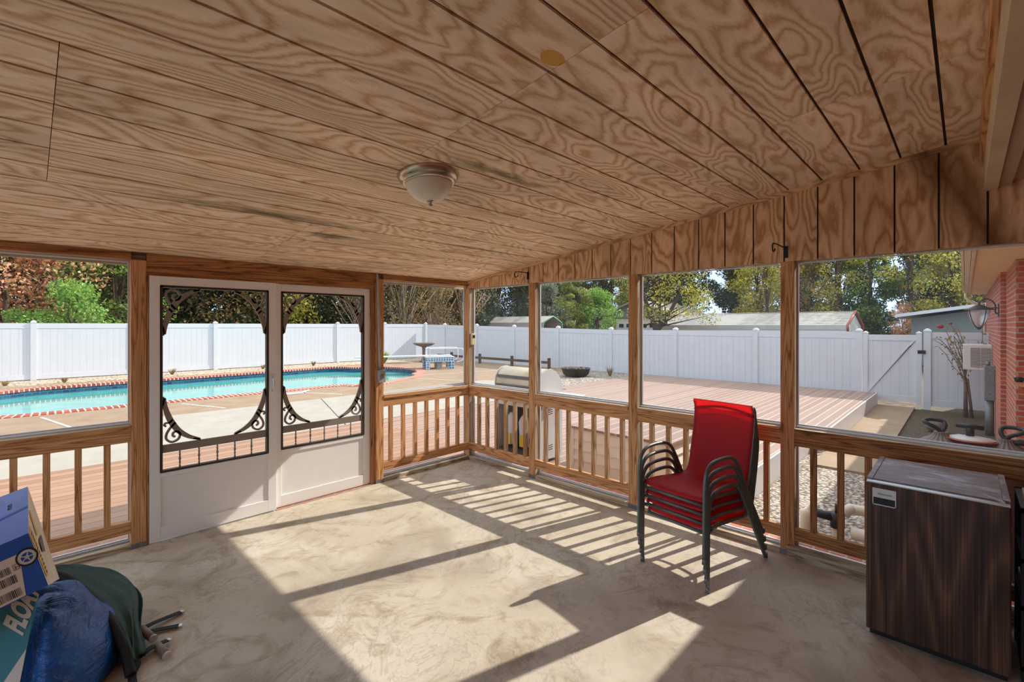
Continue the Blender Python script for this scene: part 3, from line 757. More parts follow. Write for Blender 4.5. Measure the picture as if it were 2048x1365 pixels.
# white deck skirts
m = MB().mat('white_vinyl').box(.40, 5.0, -2.675, -2.652, -.36, -.008).box(5.0, 10.82, -2.855, -2.832, -.36, -.008)
m.box(4.97, 4.998, -2.855, -2.66, -.36, -.008).box(10.81, 10.83, -2.855, 3.45, -.36, -.008)
struct(m.build('deck_skirt'))
# pool outline (inner waterline)
inner = [(-5.35, 10.2), (-5.1, 9.3), (-4.6, 8.75), (-4.0, 8.52), (-3.4, 8.47), (-2.4, 8.47), (.3, 8.47), (1.9, 8.47), (2.55, 8.35), (2.85, 8.02), (3.4, 7.98), (3.95, 8.25), (4.6, 8.6), (5.35, 8.98),
         (5.60, 9.55), (6.0, 9.85), (6.25, 10.2), (6.6, 11.0), (6.62, 11.9), (6.35, 12.6), (5.75, 12.95), (5.35, 13.25), (5.1, 13.85), (4.4, 14.1), (3.2, 14.02), (1.5, 13.9), (-1.6, 13.72), (-3.2, 13.6),
         (-4.0, 13.35), (-4.7, 12.7), (-5.2, 11.8)]
def dens(P, n=4):
    Q = smooth_path([(x, y, 0) for x, y in P] + [(P[0][0], P[0][1], 0)], n)[:-1]; return [(p.x, p.y) for p in Q]
IN = dens(inner, 4)
def offset(P, d):
    out = []
    for k in range(len(P)):
        a, b_ = Vector(P[k - 1]), Vector(P[(k + 1) % len(P)]); t = (b_ - a).normalized(); out.append((P[k][0] + t.y * d, P[k][1] - t.x * d))
    return out
OUT = offset(IN, .33); OUT2 = offset(IN, .32)
# tan concrete surround with a hole for the pool
outer = [(-12, 6.22), (11, 6.22), (11, 14.9), (-12, 14.9)]
import bmesh
def ringed(name, mat, outer_poly, hole, z):
    bm = bmesh.new()
    vo = [bm.verts.new((x, y, z)) for x, y in outer_poly]; vh = [bm.verts.new((x, y, z)) for x, y in hole]
    es = [bm.edges.new((vo[k], vo[(k + 1) % len(vo)])) for k in range(len(vo))] + [bm.edges.new((vh[k], vh[(k + 1) % len(vh)])) for k in range(len(vh))]
    bmesh.ops.triangle_fill(bm, use_beauty=True, use_dissolve=False, edges=es)
    for f in bm.faces:
        if f.normal.z < 0: f.normal_flip()
    me = bpy.data.meshes.new(name); bm.to_mesh(me); bm.free(); me.materials.append(M[mat])
    o = bpy.data.objects.new(name, me); COL.objects.link(o); return struct(o)
ringed('pool_surround', 'tan_concrete', outer, OUT2, -.05)
slab('stone_bed', 'river_stone', -12, 10.9, 14.6, 16.5, -.045, .05)
slab('gravel_bed', 'gravel', 6.0, 10.95, 3.45, 6.22, -.045, .05)
m = MB().mat('white_trim')
for (a, b_) in (((-3.60, 7.85), (-3.28, 6.3)), ((-1.45, 7.8), (-.95, 6.5)), ((1.0, 7.8), (1.6, 6.6)), ((5.6, 8.9), (10.5, 8.0)), ((4.9, 8.2), (5.6, 6.5))):
    d = (Vector(b_) - Vector(a)).normalized() * .022; p = (-d.y, d.x)
    m.quad([(a[0] + p[0], a[1] + p[1], -.046), (a[0] - p[0], a[1] - p[1], -.046), (b_[0] - p[0], b_[1] - p[1], -.046), (b_[0] + p[0], b_[1] + p[1], -.046)])
struct(m.build('expansion_joint'))
m = MB().mat('print_black')
for (a, b_) in (((.9, 6.2), (-.05, 3.1)), ((3.6, 6.2), (3.6, 3.1))):
    d = (Vector(b_) - Vector(a)).normalized() * .008; p = (-d.y, d.x)
    m.quad([(a[0] + p[0], a[1] + p[1], -.0285), (a[0] - p[0], a[1] - p[1], -.0285), (b_[0] - p[0], b_[1] - p[1], -.0285), (b_[0] + p[0], b_[1] + p[1], -.0285)])
struct(m.build('slab_joint'))
# right side yard
slab('gravel_yard', 'gravel', .40, 6.2, -5.0, -2.68, -.33, .05)
slab('concrete_path', 'path_concrete', 3.9, 10.9, -3.55, -2.86, -.30, .08)
slab('concrete_path', 'path_concrete', 3.6, 6.3, -4.2, -3.55, -.31, .07)
slab('dirt_bed', 'dirt', 6.2, 13, -5.0, -3.55, -.34, .05)
KEEP_ORIGIN = False

# swimming pool
pool = thing('swimming_pool', 'swimming pool with turquoise water and red brick coping', 'swimming pool', (.6, 11.2, -.25))
m = MB().mat('coping_brick'); n = len(IN); d = 0; zi, zt = -.10, -.035
for k in range(n):
    j = (k + 1) % n; a, b_, c, e = IN[k], IN[j], OUT[j], OUT[k]; l = math.dist(a, b_)
    ia = offset(IN, -.02)
    m.quad([(a[0], a[1], zt), (e[0], e[1], zt), (c[0], c[1], zt), (b_[0], b_[1], zt)], [(d, .02), (d, .35), (d + l, .35), (d + l, .02)])
    m.quad([(b_[0], b_[1], zt), (b_[0], b_[1], zi), (a[0], a[1], zi), (a[0], a[1], zt)], [(d + l, .3), (d + l, .24), (d, .24), (d, .3)])
    m.quad([(e[0], e[1], zt), (e[0], e[1], -.06), (c[0], c[1], -.06), (c[0], c[1], zt)], [(d, .3), (d, .24), (d + l, .24), (d + l, .3)]); d += l
m.build('brick_coping', parent=pool, label='red brick coping with pale joints')
m = MB().mat('pool_tile'); d = 0
INT = offset(IN, .015)
for k in range(n):
    j = (k + 1) % n; a, b_ = INT[k], INT[j]; l = math.dist(a, b_)
    m.quad([(b_[0], b_[1], zi), (b_[0], b_[1], -.45), (a[0], a[1], -.45), (a[0], a[1], zi)], [(d + l, .35), (d + l, 0), (d, 0), (d, .35)]); d += l
m.build('tile_band', parent=pool, label='dark blue tile band')
m = MB().mat('pool_water'); m.v += [(x, y, -.24) for x, y in INT]; m.face(range(n)); m.build('water', parent=pool)

# diving board
t = thing('diving_board', 'white diving board on a blue tiled stand with white handrails', 'diving board', (7.3, 10.6, -.05))
o = thing  # noqa
def dl(x, y, z): # local frame: board points towards -x,+y
    c, s_ = math.cos(R(155)), math.sin(R(155)); return (7.35 + x * c - y * s_, 10.75 + x * s_ + y * c, z)
def dbox(m, x0, x1, y0, y1, z0, z1):
    m.hexa([dl(x0, y0, z0), dl(x1, y0, z0), dl(x1, y1, z0), dl(x0, y1, z0), dl(x0, y0, z1), dl(x1, y0, z1), dl(x1, y1, z1), dl(x0, y1, z1)]); return m
dbox(MB().mat('white_vinyl'), -.75, 2.9, -.22, .22, .432, .475).build('board', parent=t, bevel=.01)
for y0, y1 in ((.26, .42), (-.42, -.26)):
    m = MB().mat('stand_tile'); dbox(m, -.80, .30, y0, y1, .24, .40); dbox(m, -.80, -.66, y0, y1, -.05, .24); dbox(m, .16, .30, y0, y1, -.05, .24)
    m.build('tiled_leg', parent=t, label='blue tiled stand leg')
m = MB().mat('white_vinyl'); dbox(m, -.82, .32, -.44, .44, .40, .43); m.build('stand_top', parent=t)
m = MB().mat('white_concrete'); dbox(m, -.35, -.15, -.26, .26, -.05, .40); m.build('fulcrum', parent=t)
for s_ in (-1, 1):
    MB().mat('white_vinyl').tube(smooth_path([dl(.15, s_ * .42, .3), dl(.15, s_ * .42, .68), dl(.05, s_ * .42, .74), dl(-1.0, s_ * .42, .74), dl(-1.15, s_ * .42, .66), dl(-1.15, s_ * .42, .3), dl(-.9, s_ * .42, .22)]), .022, 8).build('handrail', parent=t)

# birdbath
t = thing('birdbath', 'weathered stone birdbath with a scalloped bowl beside the corner of the fence', 'birdbath', (9.0, 13.6, -.05))
MB().mat('birdbath_stone').lathe([(.22, 0), (.22, .05), (.14, .09), (.10, .2), (.075, .45), (.09, .66), (.13, .72)], (9.0, 13.6, -.05), 20).build('pedestal', parent=t)
MB().mat('birdbath_stone').lathe([(.12, .0), (.34, .06), (.47, .13), (.50, .17), (.46, .19), (.40, .14), (.05, .09)], (9.0, 13.6, .66), 36, flute=12, famp=.03).build('bowl', parent=t)

# fences
def ftop(y):
    P = [(17, 1.74), (12.2, 1.66), (9.7, 1.61), (4.9, 1.52), (-6, 1.50)]
    for (a, za), (b_, zb) in zip(P[:-1], P[1:]):
        if a >= y >= b_: return za + (zb - za) * (a - y) / (a - b_)
    return 1.5
def fpost(t, x, y, z1, z0=-.35):
    o = MB().mat('white_vinyl').box(x - .065, x + .065, y - .065, y + .065, z0, z1).build('post', parent=t)
    MB().mat('white_vinyl').hexa([(x - .072, y - .072, z1), (x + .072, y - .072, z1), (x + .072, y + .072, z1), (x - .072, y + .072, z1), (x - .02, y - .02, z1 + .05), (x + .02, y - .02, z1 + .05), (x + .02, y + .02, z1 + .05), (x - .02, y + .02, z1 + .05)]).box(x - .072, x + .072, y - .072, y + .072, z1 - .03, z1).build('post_cap', parent=o)
fa = thing('vinyl_fence', 'white vinyl privacy fence standing behind the far side of the pool', 'fence', (3.7, 16.28, -.1))
xs = [-13.39 + 2.44 * k for k in range(0, 11)]
for x in xs: fpost(fa, x, 16.28, 1.76, -.15)
for xa, xb in zip(xs[:-1], xs[1:]):
    m = MB().mat('vinyl_plank_x').box(xa + .065, xb - .065, 16.265, 16.295, .05, 1.62)
    m.mat('white_vinyl').box(xa + .065, xb - .065, 16.255, 16.305, 1.56, 1.72).box(xa + .065, xb - .065, 16.255, 16.305, -.02, .13)
    m.build('panel', parent=fa)
fb = thing('vinyl_fence', 'white vinyl privacy fence in shade running from the far corner to the gate', 'fence', (11.0, 6.9, -.3))
ys = [16.15, 14.62, 12.18, 9.74, 7.30, 4.86, 2.42, -.02, -2.46]
for y in ys[1:]: fpost(fb, 11.0, y, ftop(y) + .02)
for ya, yb in zip(ys[:-1], ys[1:]):
    za, zb = ftop(ya) - .03, ftop(yb) - .03; ya2, yb2 = ya - .065, yb + .065
    def seg(m, x0, x1, d0, d1):
        m.hexa([(x0, yb2, zb + d0), (x1, yb2, zb + d0), (x1, ya2, za + d0), (x0, ya2, za + d0), (x0, yb2, zb + d1), (x1, yb2, zb + d1), (x1, ya2, za + d1), (x0, ya2, za + d1)])
    m = MB().mat('vinyl_plank_y'); seg(m, 10.985, 11.015, -1.68, -.1)
    m.mat('white_vinyl'); seg(m, 10.975, 11.025, -.16, 0); seg(m, 10.975, 11.025, -1.75, -1.6)
    m.build('panel', parent=fb)
fc = thing('vinyl_fence', 'short white vinyl fence panel between the gate and the brick house wall', 'fence', (11.0, -4.3, -.3))
fpost(fc, 11.0, -3.77, 1.53)
m = MB().mat('vinyl_plank_y').box(10.985, 11.015, -4.79, -3.835, -.2, 1.35).mat('white_vinyl').box(10.975, 11.025, -4.79, -3.835, 1.33, 1.49).box(10.975, 11.025, -4.79, -3.835, -.25, -.1)
m.build('panel', parent=fc)
gt = thing('fence_gate', 'white vinyl gate with a diagonal brace beside the end of the wood deck', 'gate', (10.97, -3.1, -.25))
for y in (-2.60, -3.62):
    o = MB().mat('white_vinyl').box(10.91, 11.01, y - .05, y + .05, -.24, 1.47).build('gate_post', parent=gt)
    MB().mat('white_vinyl').hexa([(10.90, y - .06, 1.47), (11.02, y - .06, 1.47), (11.02, y + .06, 1.47), (10.90, y + .06, 1.47), (10.95, y - .01, 1.51), (10.97, y - .01, 1.51), (10.97, y + .01, 1.51), (10.95, y + .01, 1.51)]).build('post_cap', parent=o)
m = MB().mat('vinyl_plank_y').box(10.95, 10.97, -3.57, -2.65, -.18, 1.40)
m.mat('white_vinyl').box(10.935, 10.985, -3.57, -2.65, 1.28, 1.42).box(10.935, 10.985, -3.57, -2.65, -.20, -.06)
m.build('panel', parent=gt)
MB().mat('white_vinyl').hexa([(10.925, -2.65, -.04), (10.95, -2.65, -.04), (10.95, -3.50, 1.22), (10.925, -3.50, 1.22), (10.925, -2.65, .10), (10.95, -2.65, .10), (10.95, -3.57, 1.30), (10.925, -3.57, 1.30)]).build('diagonal_brace', parent=gt)
MB().mat('black_plastic').box(10.90, 10.93, -3.74, -3.60, .98, 1.06).build('latch', parent=gt)

# timber rail along the fence
t = thing('timber_rail', 'low dark timber rail with short posts along the shaded fence', 'rail', (10.3, 9.5, -.05))
for y in (13.2, 11.2, 9.2, 7.2): MB().mat('bark').box(10.25, 10.35, y - .04, y + .04, -.05, .38).build('post', parent=t)
MB().mat('bark').box(10.22, 10.25, 7.1, 14.2, .16, .26).build('rail_board', parent=t)
# fire bowl, tufts
t = thing('fire_bowl', 'dark round planter bowl on the gravel by the shaded fence', 'bowl', (8.9, 4.9, -.05))
MB().mat('black_iron').lathe([(.30, 0), (.42, .08), (.48, .26), (.50, .28), (.46, .28), (.38, .2)], (8.9, 4.9, -.045), 28).build('bowl', parent=t)
m = MB().mat('stone_grey')
for k in range(26):
    a, r = rnd.uniform(0, 6.28), rnd.uniform(0, .36); m.lathe([(.01, 0), (.05, .02), (.06, .05), (.02, .09)], (8.9 + r * math.cos(a), 4.9 + r * math.sin(a), .14 + rnd.uniform(0, .05)), 7)
m.build('stones', parent=t)
def tuft(name, label, cat, x, y, z, n, h, w, mat, spread=1.0, group=None):
    t = MB().mat(mat)
    for k in range(n):
        a = rnd.uniform(0, 6.28); l = h * rnd.uniform(.6, 1.1); lean = rnd.uniform(.15, .9) * spread
        p = Vector((math.cos(a), math.sin(a), 0)); q = Vector((-p.y, p.x, 0)) * w / 2; b0 = Vector((x, y, z)) + p * .03
        p1 = b0 + p * l * lean * .4 + Vector((0, 0, l * .6)); p2 = b0 + p * l * lean + Vector((0, 0, l * (1 - .45 * lean)))
        n0 = len(t.v); t.v += [tuple(b0 - q), tuple(b0 + q), tuple(p1 + q), tuple(p1 - q), tuple(p2)]
        t.face((n0, n0 + 1, n0 + 2, n0 + 3)); t.face((n0 + 3, n0 + 2, n0 + 4))
    return tag(t.build(name), label, cat, group)
tuft('yucca', 'bright yellow green spiky plant beside the far corner of the pool', 'plant', 7.35, 14.3, -.05, 150, .62, .035, 'blade')
tuft('grass_tuft', 'dry grass tuft on gravel beside the dark planter bowl', 'plant', 9.8, 4.15, -.05, 50, .42, .012, 'dry_blade')
for k, (x, y, h, lb) in enumerate([(-3.0, 14.8, .2, 'low dry weed behind the pool, first one right of the leftmost fence post'), (-.3, 15.2, .28, 'dry weed behind the pool seen through the left screen door'),
        (2.6, 15.2, .24, 'small weed behind the pool at the right edge of the left screen door'), (4.6, 15.3, .26, 'dry weed behind the pool seen through the right screen door'), (-4.2, 14.8, .2, 'low weed behind the pool at the left frame edge')]):
    tuft('weed', lb, 'plant', x, y, -.04, 60, h, .014, 'dry_blade', 1.2)

# cream sided deck box
t = thing('deck_box', 'cream lap sided low platform with wooden top on the deck outside the railing', 'platform', (1.1, -1.72, -.01))
m = MB().mat('cream_siding'); x0, x1, y0, y1 = .62, 1.55, -2.31, -1.12; zt_ = .46
m.box(x0 + .012, x1, y0 + .012, y1 - .012, -.012, zt_)
k = 0
while -.012 + k * .118 < zt_ - .01:
    za, zb = -.012 + k * .118, min(zt_, -.012 + (k + 1) * .118)
    m.hexa([(x0 - .014, y0 - .014, za), (x1, y0 - .014, za), (x1, y1 + .014, za), (x0 - .014, y1 + .014, za), (x0 + .010, y0 + .010, zb), (x1, y0 + .010, zb), (x1, y1 - .010, zb), (x0 + .010, y1 - .010, zb)]); k += 1
m.build('lap_siding', parent=t)
MB().mat('cream_siding').box(x0 - .014, x0 + .03, y0 - .014, y0 + .03, -.012, zt_).build('corner_trim', parent=t)
MB().mat('cream_siding').box(x0 - .014, x0 + .03, y1 - .03, y1 + .014, -.012, zt_).build('corner_trim', parent=t)
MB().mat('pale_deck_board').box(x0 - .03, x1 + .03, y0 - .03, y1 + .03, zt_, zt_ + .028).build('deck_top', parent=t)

# grill
t = thing('barbecue_grill', 'stainless barbecue grill with a rounded hood on the deck beyond the corner railing', 'grill', (.70, -.39, -.012))
m = MB().mat('grill_grey').box(.46, .87, -.78, -.765, .03, .70)
m.build('side_panel', parent=t)
MB().mat('grill_grey').box(.46, .87, -.02, -.005, .03, .70).build('side_panel', parent=t)
m = MB().mat('print_black')
for z in (.13, .155, .18, .56, .585, .61):
    m.hexa([(.52, -.7815, z), (.68, -.7815, z + .01), (.68, -.780, z + .01), (.52, -.780, z), (.52, -.7815, z + .008), (.68, -.7815, z + .018), (.68, -.780, z + .018), (.52, -.780, z + .008)])
m.build('vent_slots', parent=t)
MB().mat('grill_dark').box(.85, .87, -.765, -.02, .03, .70).box(.46, .87, -.765, -.02, .03, .06).build('back_panel', parent=t)
MB().mat('grill_grey').box(.45, .48, -.78, -.005, .64, .78).build('control_panel', parent=t)
for k in range(3): MB().mat('black_plastic').lathe([(.02, 0), (.02, .02), (.012, .03)], (.45, -.62 + .23 * k, .71), 12, (-1, 0, 0)).build('knob', parent=t)
MB().mat('grill_grey').box(.46, .87, -.78, -.005, .70, .82).build('firebox', parent=t)
m = MB(); prof = [(.44, .80), (.445, .92), (.46, 1.0), (.50, 1.06), (.56, 1.10), (.66, 1.11), (.76, 1.07), (.84, .98), (.88, .86), (.88, .80)]
n = len(m.v); m.mat('steel_hood')
for y in (-.76, -.02):
    for (x, z) in prof: m.v.append((x, y, z))
L_ = len(prof)
for k in range(L_ - 1): m.face((n + k, n + k + 1, n + L_ + k + 1, n + L_ + k), None, True)
m.mat('steel_hood'); m.face([n + k for k in range(L_)][::-1]); m.face([n + L_ + k for k in range(L_)])
m.build('hood', parent=t, bevel=.008)
for y in (-.775, -.02):
    m = MB().mat('grill_grey'); n = len(m.v)
    for yy in (y, y + .015):
        for (x, z) in prof: m.v.append((.66 + (x - .66) * 1.03, yy, .8 + (z - .8) * 1.03))
    for k in range(L_ - 1): m.face((n + k, n + k + 1, n + L_ + k + 1, n + L_ + k))
    m.face([n + k for k in range(L_)][::-1]); m.face([n + L_ + k for k in range(L_)]); m.build('hood_end_cap', parent=t)
MB().mat('grill_dark').tube(smooth_path([(.47, -.70, .88), (.40, -.70, .90), (.40, -.55, .90), (.40, -.25, .90), (.40, -.08, .90), (.47, -.08, .88)]), .014, 8).build('hood_handle', parent=t)
MB().mat('grill_dark').hexa([(.437, -.74, .985), (.447, -.74, .985), (.447, -.04, .985), (.437, -.04, .985), (.45, -.74, 1.02), (.46, -.74, 1.02), (.46, -.04, 1.02), (.45, -.04, 1.02)]).build('hood_band', parent=t)
MB().mat('grill_grey').box(.48, .86, -1.16, -.78, .79, .815).box(.48, .86, -1.16, -1.145, .74, .79).build('side_shelf', parent=t)
MB().mat('grill_grey').box(.48, .86, -.005, .36, .79, .815).build('side_shelf', parent=t)
for yy in (-.76, -.03): MB().mat('black_plastic').lathe([(.03, -.02), (.03, .02)], (.52, yy, .02), 12, (0, 1, 0)).build('caster', parent=t)
for k, yy in enumerate((-.62, -.40, -.17)):
    m = MB().mat('label_white')
    def f(u, v, yy=yy, k=k):
        a = u * 2 * math.pi; z = .12 + .40 * v; r = .065 + .02 * math.sin(3 * a + k) * v
        if v > .8: r *= 1 - (v - .8) * 3.5
        return (.60 + r * math.cos(a), yy + r * math.sin(a) * 1.1, z)
    m.grid(f, 14, 8)
    o = tag(m.build('charcoal_bag'), 'white plastic wrapped bag inside the open grill cart, %s of three' % ('nearest the grill side panel', 'middle one', 'farthest left')[k], 'bag', 'bags inside the grill cart')
    m = MB().mat('yellow_bright').box(.525, .533, yy - .035, yy + .035, .12, .26); m.build('yellow_print', parent=o)

# house wall fittings
t = thing('window_air_conditioner', 'cream window air conditioner with louvred side projecting from the brick wall', 'air conditioner', (9.5, -4.6, .75))
MB().mat('ac_white').box(9.5, 10.1, -4.80, -4.38, .75, 1.26).build('casing', parent=t, bevel=.01)
for y0, y1 in ((-4.78, -4.64), (-4.625, -4.49)):
    m = MB().mat('ac_dark').box(9.492, 9.50, y0, y1, .81, 1.20)
    m.mat('ac_white')
    for k in range(14): m.box(9.484, 9.493, y0, y1, .82 + k * .028, .83 + k * .028)
    m.build('louvre_grille', parent=t)
t = thing('wall_lantern', 'bronze outdoor lantern on a curved arm mounted on the brick wall', 'lantern', (6.9, -4.80, 1.8))
MB().mat('bronze').box(6.84, 6.96, -4.80, -4.785, 1.79, 1.99).build('wall_plate', parent=t, bevel=.006)
MB().mat('bronze').tube(smooth_path([(6.9, -4.785, 1.83), (6.9, -4.76, 1.86), (6.9, -4.755, 1.98), (6.9, -4.70, 2.06), (6.9, -4.63, 2.07), (6.9, -4.58, 2.02), (6.9, -4.575, 1.98)]), .010, 8).tube([(6.9, -4.785, 1.93), (6.9, -4.58, 1.93)], .007, 6).build('arm', parent=t)
lc = (6.9, -4.575, 1.60)
MB().mat('bronze').lathe([(.185, .30), (.18, .31), (.11, .34), (.05, .375), (.02, .385), (.015, .42), (.004, .43)], lc, 24).build('cap', parent=t)
MB().mat('lantern_glass').lathe([(.03, .02), (.06, .05), (.10, .14), (.125, .24), (.13, .30)], lc, 24).build('glass_shade', parent=t)
m = MB().mat('bronze')
for k in range(4):
    a = math.pi / 2 * k + .6
    m.tube([(lc[0] + r * math.cos(a), lc[1] + r * math.sin(a), lc[2] + z) for r, z in ((.03, .01), (.065, .05), (.105, .14), (.13, .24), (.135, .305))], .006, 6)
m.lathe([(.004, -.02), (.02, -.01), (.03, .01), (.03, .02)], lc, 16); m.build('cage', parent=t)
t = thing('utility_meter_box', 'grey utility box with a thick conduit standing against the brick wall', 'meter box', (8.3, -4.72, -.34))
MB().mat('dull_metal').box(8.2, 8.4, -4.80, -4.66, .30, .92).build('box', parent=t, bevel=.01)
MB().mat('dull_metal').tube([(8.3, -4.71, .92), (8.3, -4.71, 1.0)], .03, 8).tube([(8.3, -4.73, -.34), (8.3, -4.73, .30)], .06, 12).build('conduit', parent=t)

# window sill with odds on the near brick wall
t = thing('brick_window_sill', 'dark window sill with green and white things on the brick wall at the right edge', 'window sill', (4.2, -4.9, .95))
MB().mat('dark_wood').box(3.7, 4.45, -4.93, -4.83, .955, .985).build('sill', parent=t)
tag(MB().mat('black_iron').lathe([(.03, 0), (.045, .03), (.045, .05), (.02, .06)], (4.3, -4.87, .986), 10).build('small_pot'), 'small dark pot standing on the brick window sill at the right edge', 'pot')

# rose bush
t = thing('rose_bush', 'leggy rose bush with bare canes and one red bloom beside the air conditioner', 'rose bush', (10.3, -4.42, -.34))
m = MB().mat('cane'); bx, by, bz = 10.3, -4.42, -.34
m.tube([(bx, by, bz), (bx - .02, by, .3), (bx + .02, by + .03, .7)], [.04, .03, .018], 8).tube([(bx + .03, by - .1, bz), (bx, by - .03, .5)], [.03, .02], 6)
tips = []
for k in range(15):
    a = rnd.uniform(-1.0, 1.0); p = Vector((bx, by, .4 + rnd.uniform(-.1, .3))); d = Vector((rnd.uniform(-.25, .25), rnd.uniform(-.15, .45), 1.2)).normalized(); path = [p.copy()]
    for q in range(6):
        p = p + d * rnd.uniform(.13, .24); d = (d + Vector((rnd.uniform(-.3, .3), rnd.uniform(-.2, .26), rnd.uniform(-.25, .1)))).normalized(); p.y = max(p.y, -4.68); p.x = min(p.x, 10.8); path.append(p.copy()); tips.append(p.copy())
    p_ = [v for v in path]; m.tube(smooth_path(p_, 3), .006, 5)
m.build('canes', parent=t)
m = MB().mat('leaf_brown')
for p in tips:
    for q in range(3):
        c = p + Vector((rnd.uniform(-.06, .06), rnd.uniform(-.06, .06), rnd.uniform(-.05, .05))); a, b_ = Vector((rnd.uniform(-1, 1), rnd.uniform(-1, 1), rnd.uniform(-1, 1))).normalized() * .03, Vector((rnd.uniform(-1, 1), rnd.uniform(-1, 1), rnd.uniform(-1, 1))).normalized() * .02
        m.quad([c - a, c - b_, c + a, c + b_])
m.build('foliage', parent=t)
MB().mat('rose_red').lathe([(.01, 0), (.05, .02), (.06, .05), (.04, .08), (.01, .06)], (10.2, -4.02, 1.58), 10).lathe([(.01, 0), (.03, .02), (.04, .04), (.01, .05)], (10.2, -4.18, 1.66), 8).build('bloom', parent=t)
tag(MB().mat('stone_grey').lathe([(.05, 0), (.13, .04), (.15, .12), (.10, .2), (.03, .23)], (8.0, -4.02, -.34), 14).build('garden_stone'), 'round grey stone on the shaded dirt bed left of the rose bush', 'stone')

sp_ = thing('garden_sprinkler', 'dark green sprinkler with a pale blue band lying on the dirt bed', 'sprinkler', (6.9, -4.42, -.34))
MB().mat('green_cloth').tube([(6.9, -4.30, -.24), (6.95, -4.50, -.24)], .09, 14).build('barrel', parent=sp_)
MB().mat('label_white').tube([(6.905, -4.32, -.24), (6.915, -4.36, -.24)], .093, 14).build('pale_band', parent=sp_)
MB().mat('black_plastic').tube([(6.95, -4.50, -.24), (6.98, -4.62, -.26)], .035, 10).build('nozzle', parent=sp_)
pb = thing('pool_brush', 'white pool brush head lying on the tan concrete beside the pool coping', 'brush', (.8, 7.45, -.05))
MB().mat('white_vinyl').box(.55, 1.0, 7.42, 7.50, -.049, .0).build('head', parent=pb, bevel=.01)
MB().mat('white_vinyl').tube([(.95, 7.46, -.02), (1.25, 7.72, -.02)], .025, 8).build('handle', parent=pb)

# PVC plumbing on the gravel
t = thing('pool_pipes', 'white pool pipes with black valves on the gravel behind the railing', 'pipes', (1.3, -3.7, -.33))
MB().mat('pvc').tube([(1.20, -3.37, -.33), (1.20, -3.37, -.08), (1.20, -3.40, -.05)], [.062, .062, .05], 16).build('standpipe', parent=t)
MB().mat('pvc').tube(smooth_path([(1.35, -3.62, -.07), (1.38, -3.66, -.02), (1.42, -3.75, -.02), (1.45, -4.5, -.02)]), .045, 14).build('upper_pipe', parent=t)
MB().mat('pvc').tube([(1.20, -3.70, -.16), (1.22, -4.6, -.16)], .05, 14).build('lower_pipe', parent=t)
MB().mat('pvc').tube([(1.25, -3.59, -.33), (1.25, -3.59, -.14)], .04, 14).build('valve_pipe', parent=t)
v = MB().mat('black_plastic').tube([(1.25, -3.59, -.16), (1.25, -3.59, -.03)], .055, 14).tube([(1.22, -3.40, -.06), (1.25, -3.60, -.08)], .038, 12).build('valve', parent=t)
MB().mat('black_plastic').tube([(1.25, -3.59, -.03), (1.25, -3.59, .05)], .02, 10).build('valve_handle', parent=v)
MB().mat('black_plastic').tube([(1.43, -3.90, -.02), (1.44, -4.05, -.02)], .056, 14).build('union', parent=t)

# pool filter tank
t = thing('pool_filter', 'grey pool filter with two ribbed necks, black loop handles and an oval label', 'pool filter', (1.3, -4.44, -.33))
MB().mat('tank_grey').lathe([(.30, 0), (.34, .05), (.34, .85), (.31, .97), (.22, 1.05), (.08, 1.08), (.0, 1.08)], (1.35, -4.45, -.31), 32).build('tank', parent=t)
for (cx_, cy_, s_) in ((1.22, -4.275, 1), (1.22, -4.63, -1)):
    nk = MB().mat('tank_grey').lathe([(.17, 0), (.155, .05), (.115, .085), (.078, .107), (.052, .127), (.042, .148), (.042, .156)], (cx_, cy_, .655), 72, flute=18, famp=.06).build('ribbed_neck', parent=t)
    MB().mat('black_plastic').tube(smooth_path([(cx_, cy_, .80), (cx_ - .01, cy_ + .02 * s_, .835), (cx_ - .03, cy_ + .075 * s_, .868), (cx_, cy_ + .10 * s_, .882), (cx_ + .05, cy_ + .06 * s_, .892), (cx_ + .06, cy_ - .01 * s_, .885), (cx_ + .03, cy_ - .025 * s_, .85), (cx_ + .0, cy_, .80)]), .015, 8).build('loop_handle', parent=nk)
lb = MB().mat('label_red').lathe([(.001, 0), (.145, 0), (.145, .006), (.001, .006)], (1.22, -4.452, .776), 32).build('oval_label', parent=t)
MB().mat('label_white').lathe([(.001, 0), (.130, 0), (.130, .004), (.001, .004)], (1.22, -4.452, .783), 32).build('label_face', parent=lb)
MB().mat('black_plastic').tube([(1.33, -4.44, .76), (1.33, -4.44, .85)], .026, 12).tube([(1.33, -4.52, .855), (1.33, -4.36, .86)], .018, 8).build('valve_knob', parent=t)
for k, (yy) in enumerate((-4.80, -4.84)):
    MB().mat('black_plastic').tube(smooth_path([(1.25, -4.62, .74), (1.20, -4.70, .80), (1.20, -4.80, .76), (1.15, yy, .62), (1.15, yy, .4)]), .022, 8).build('black_hose', parent=t)
MB().mat('black_plastic').tube([(1.30, -4.80, .5), (1.30, -4.80, 1.0)], .015, 8).build('upright_rod', parent=t)

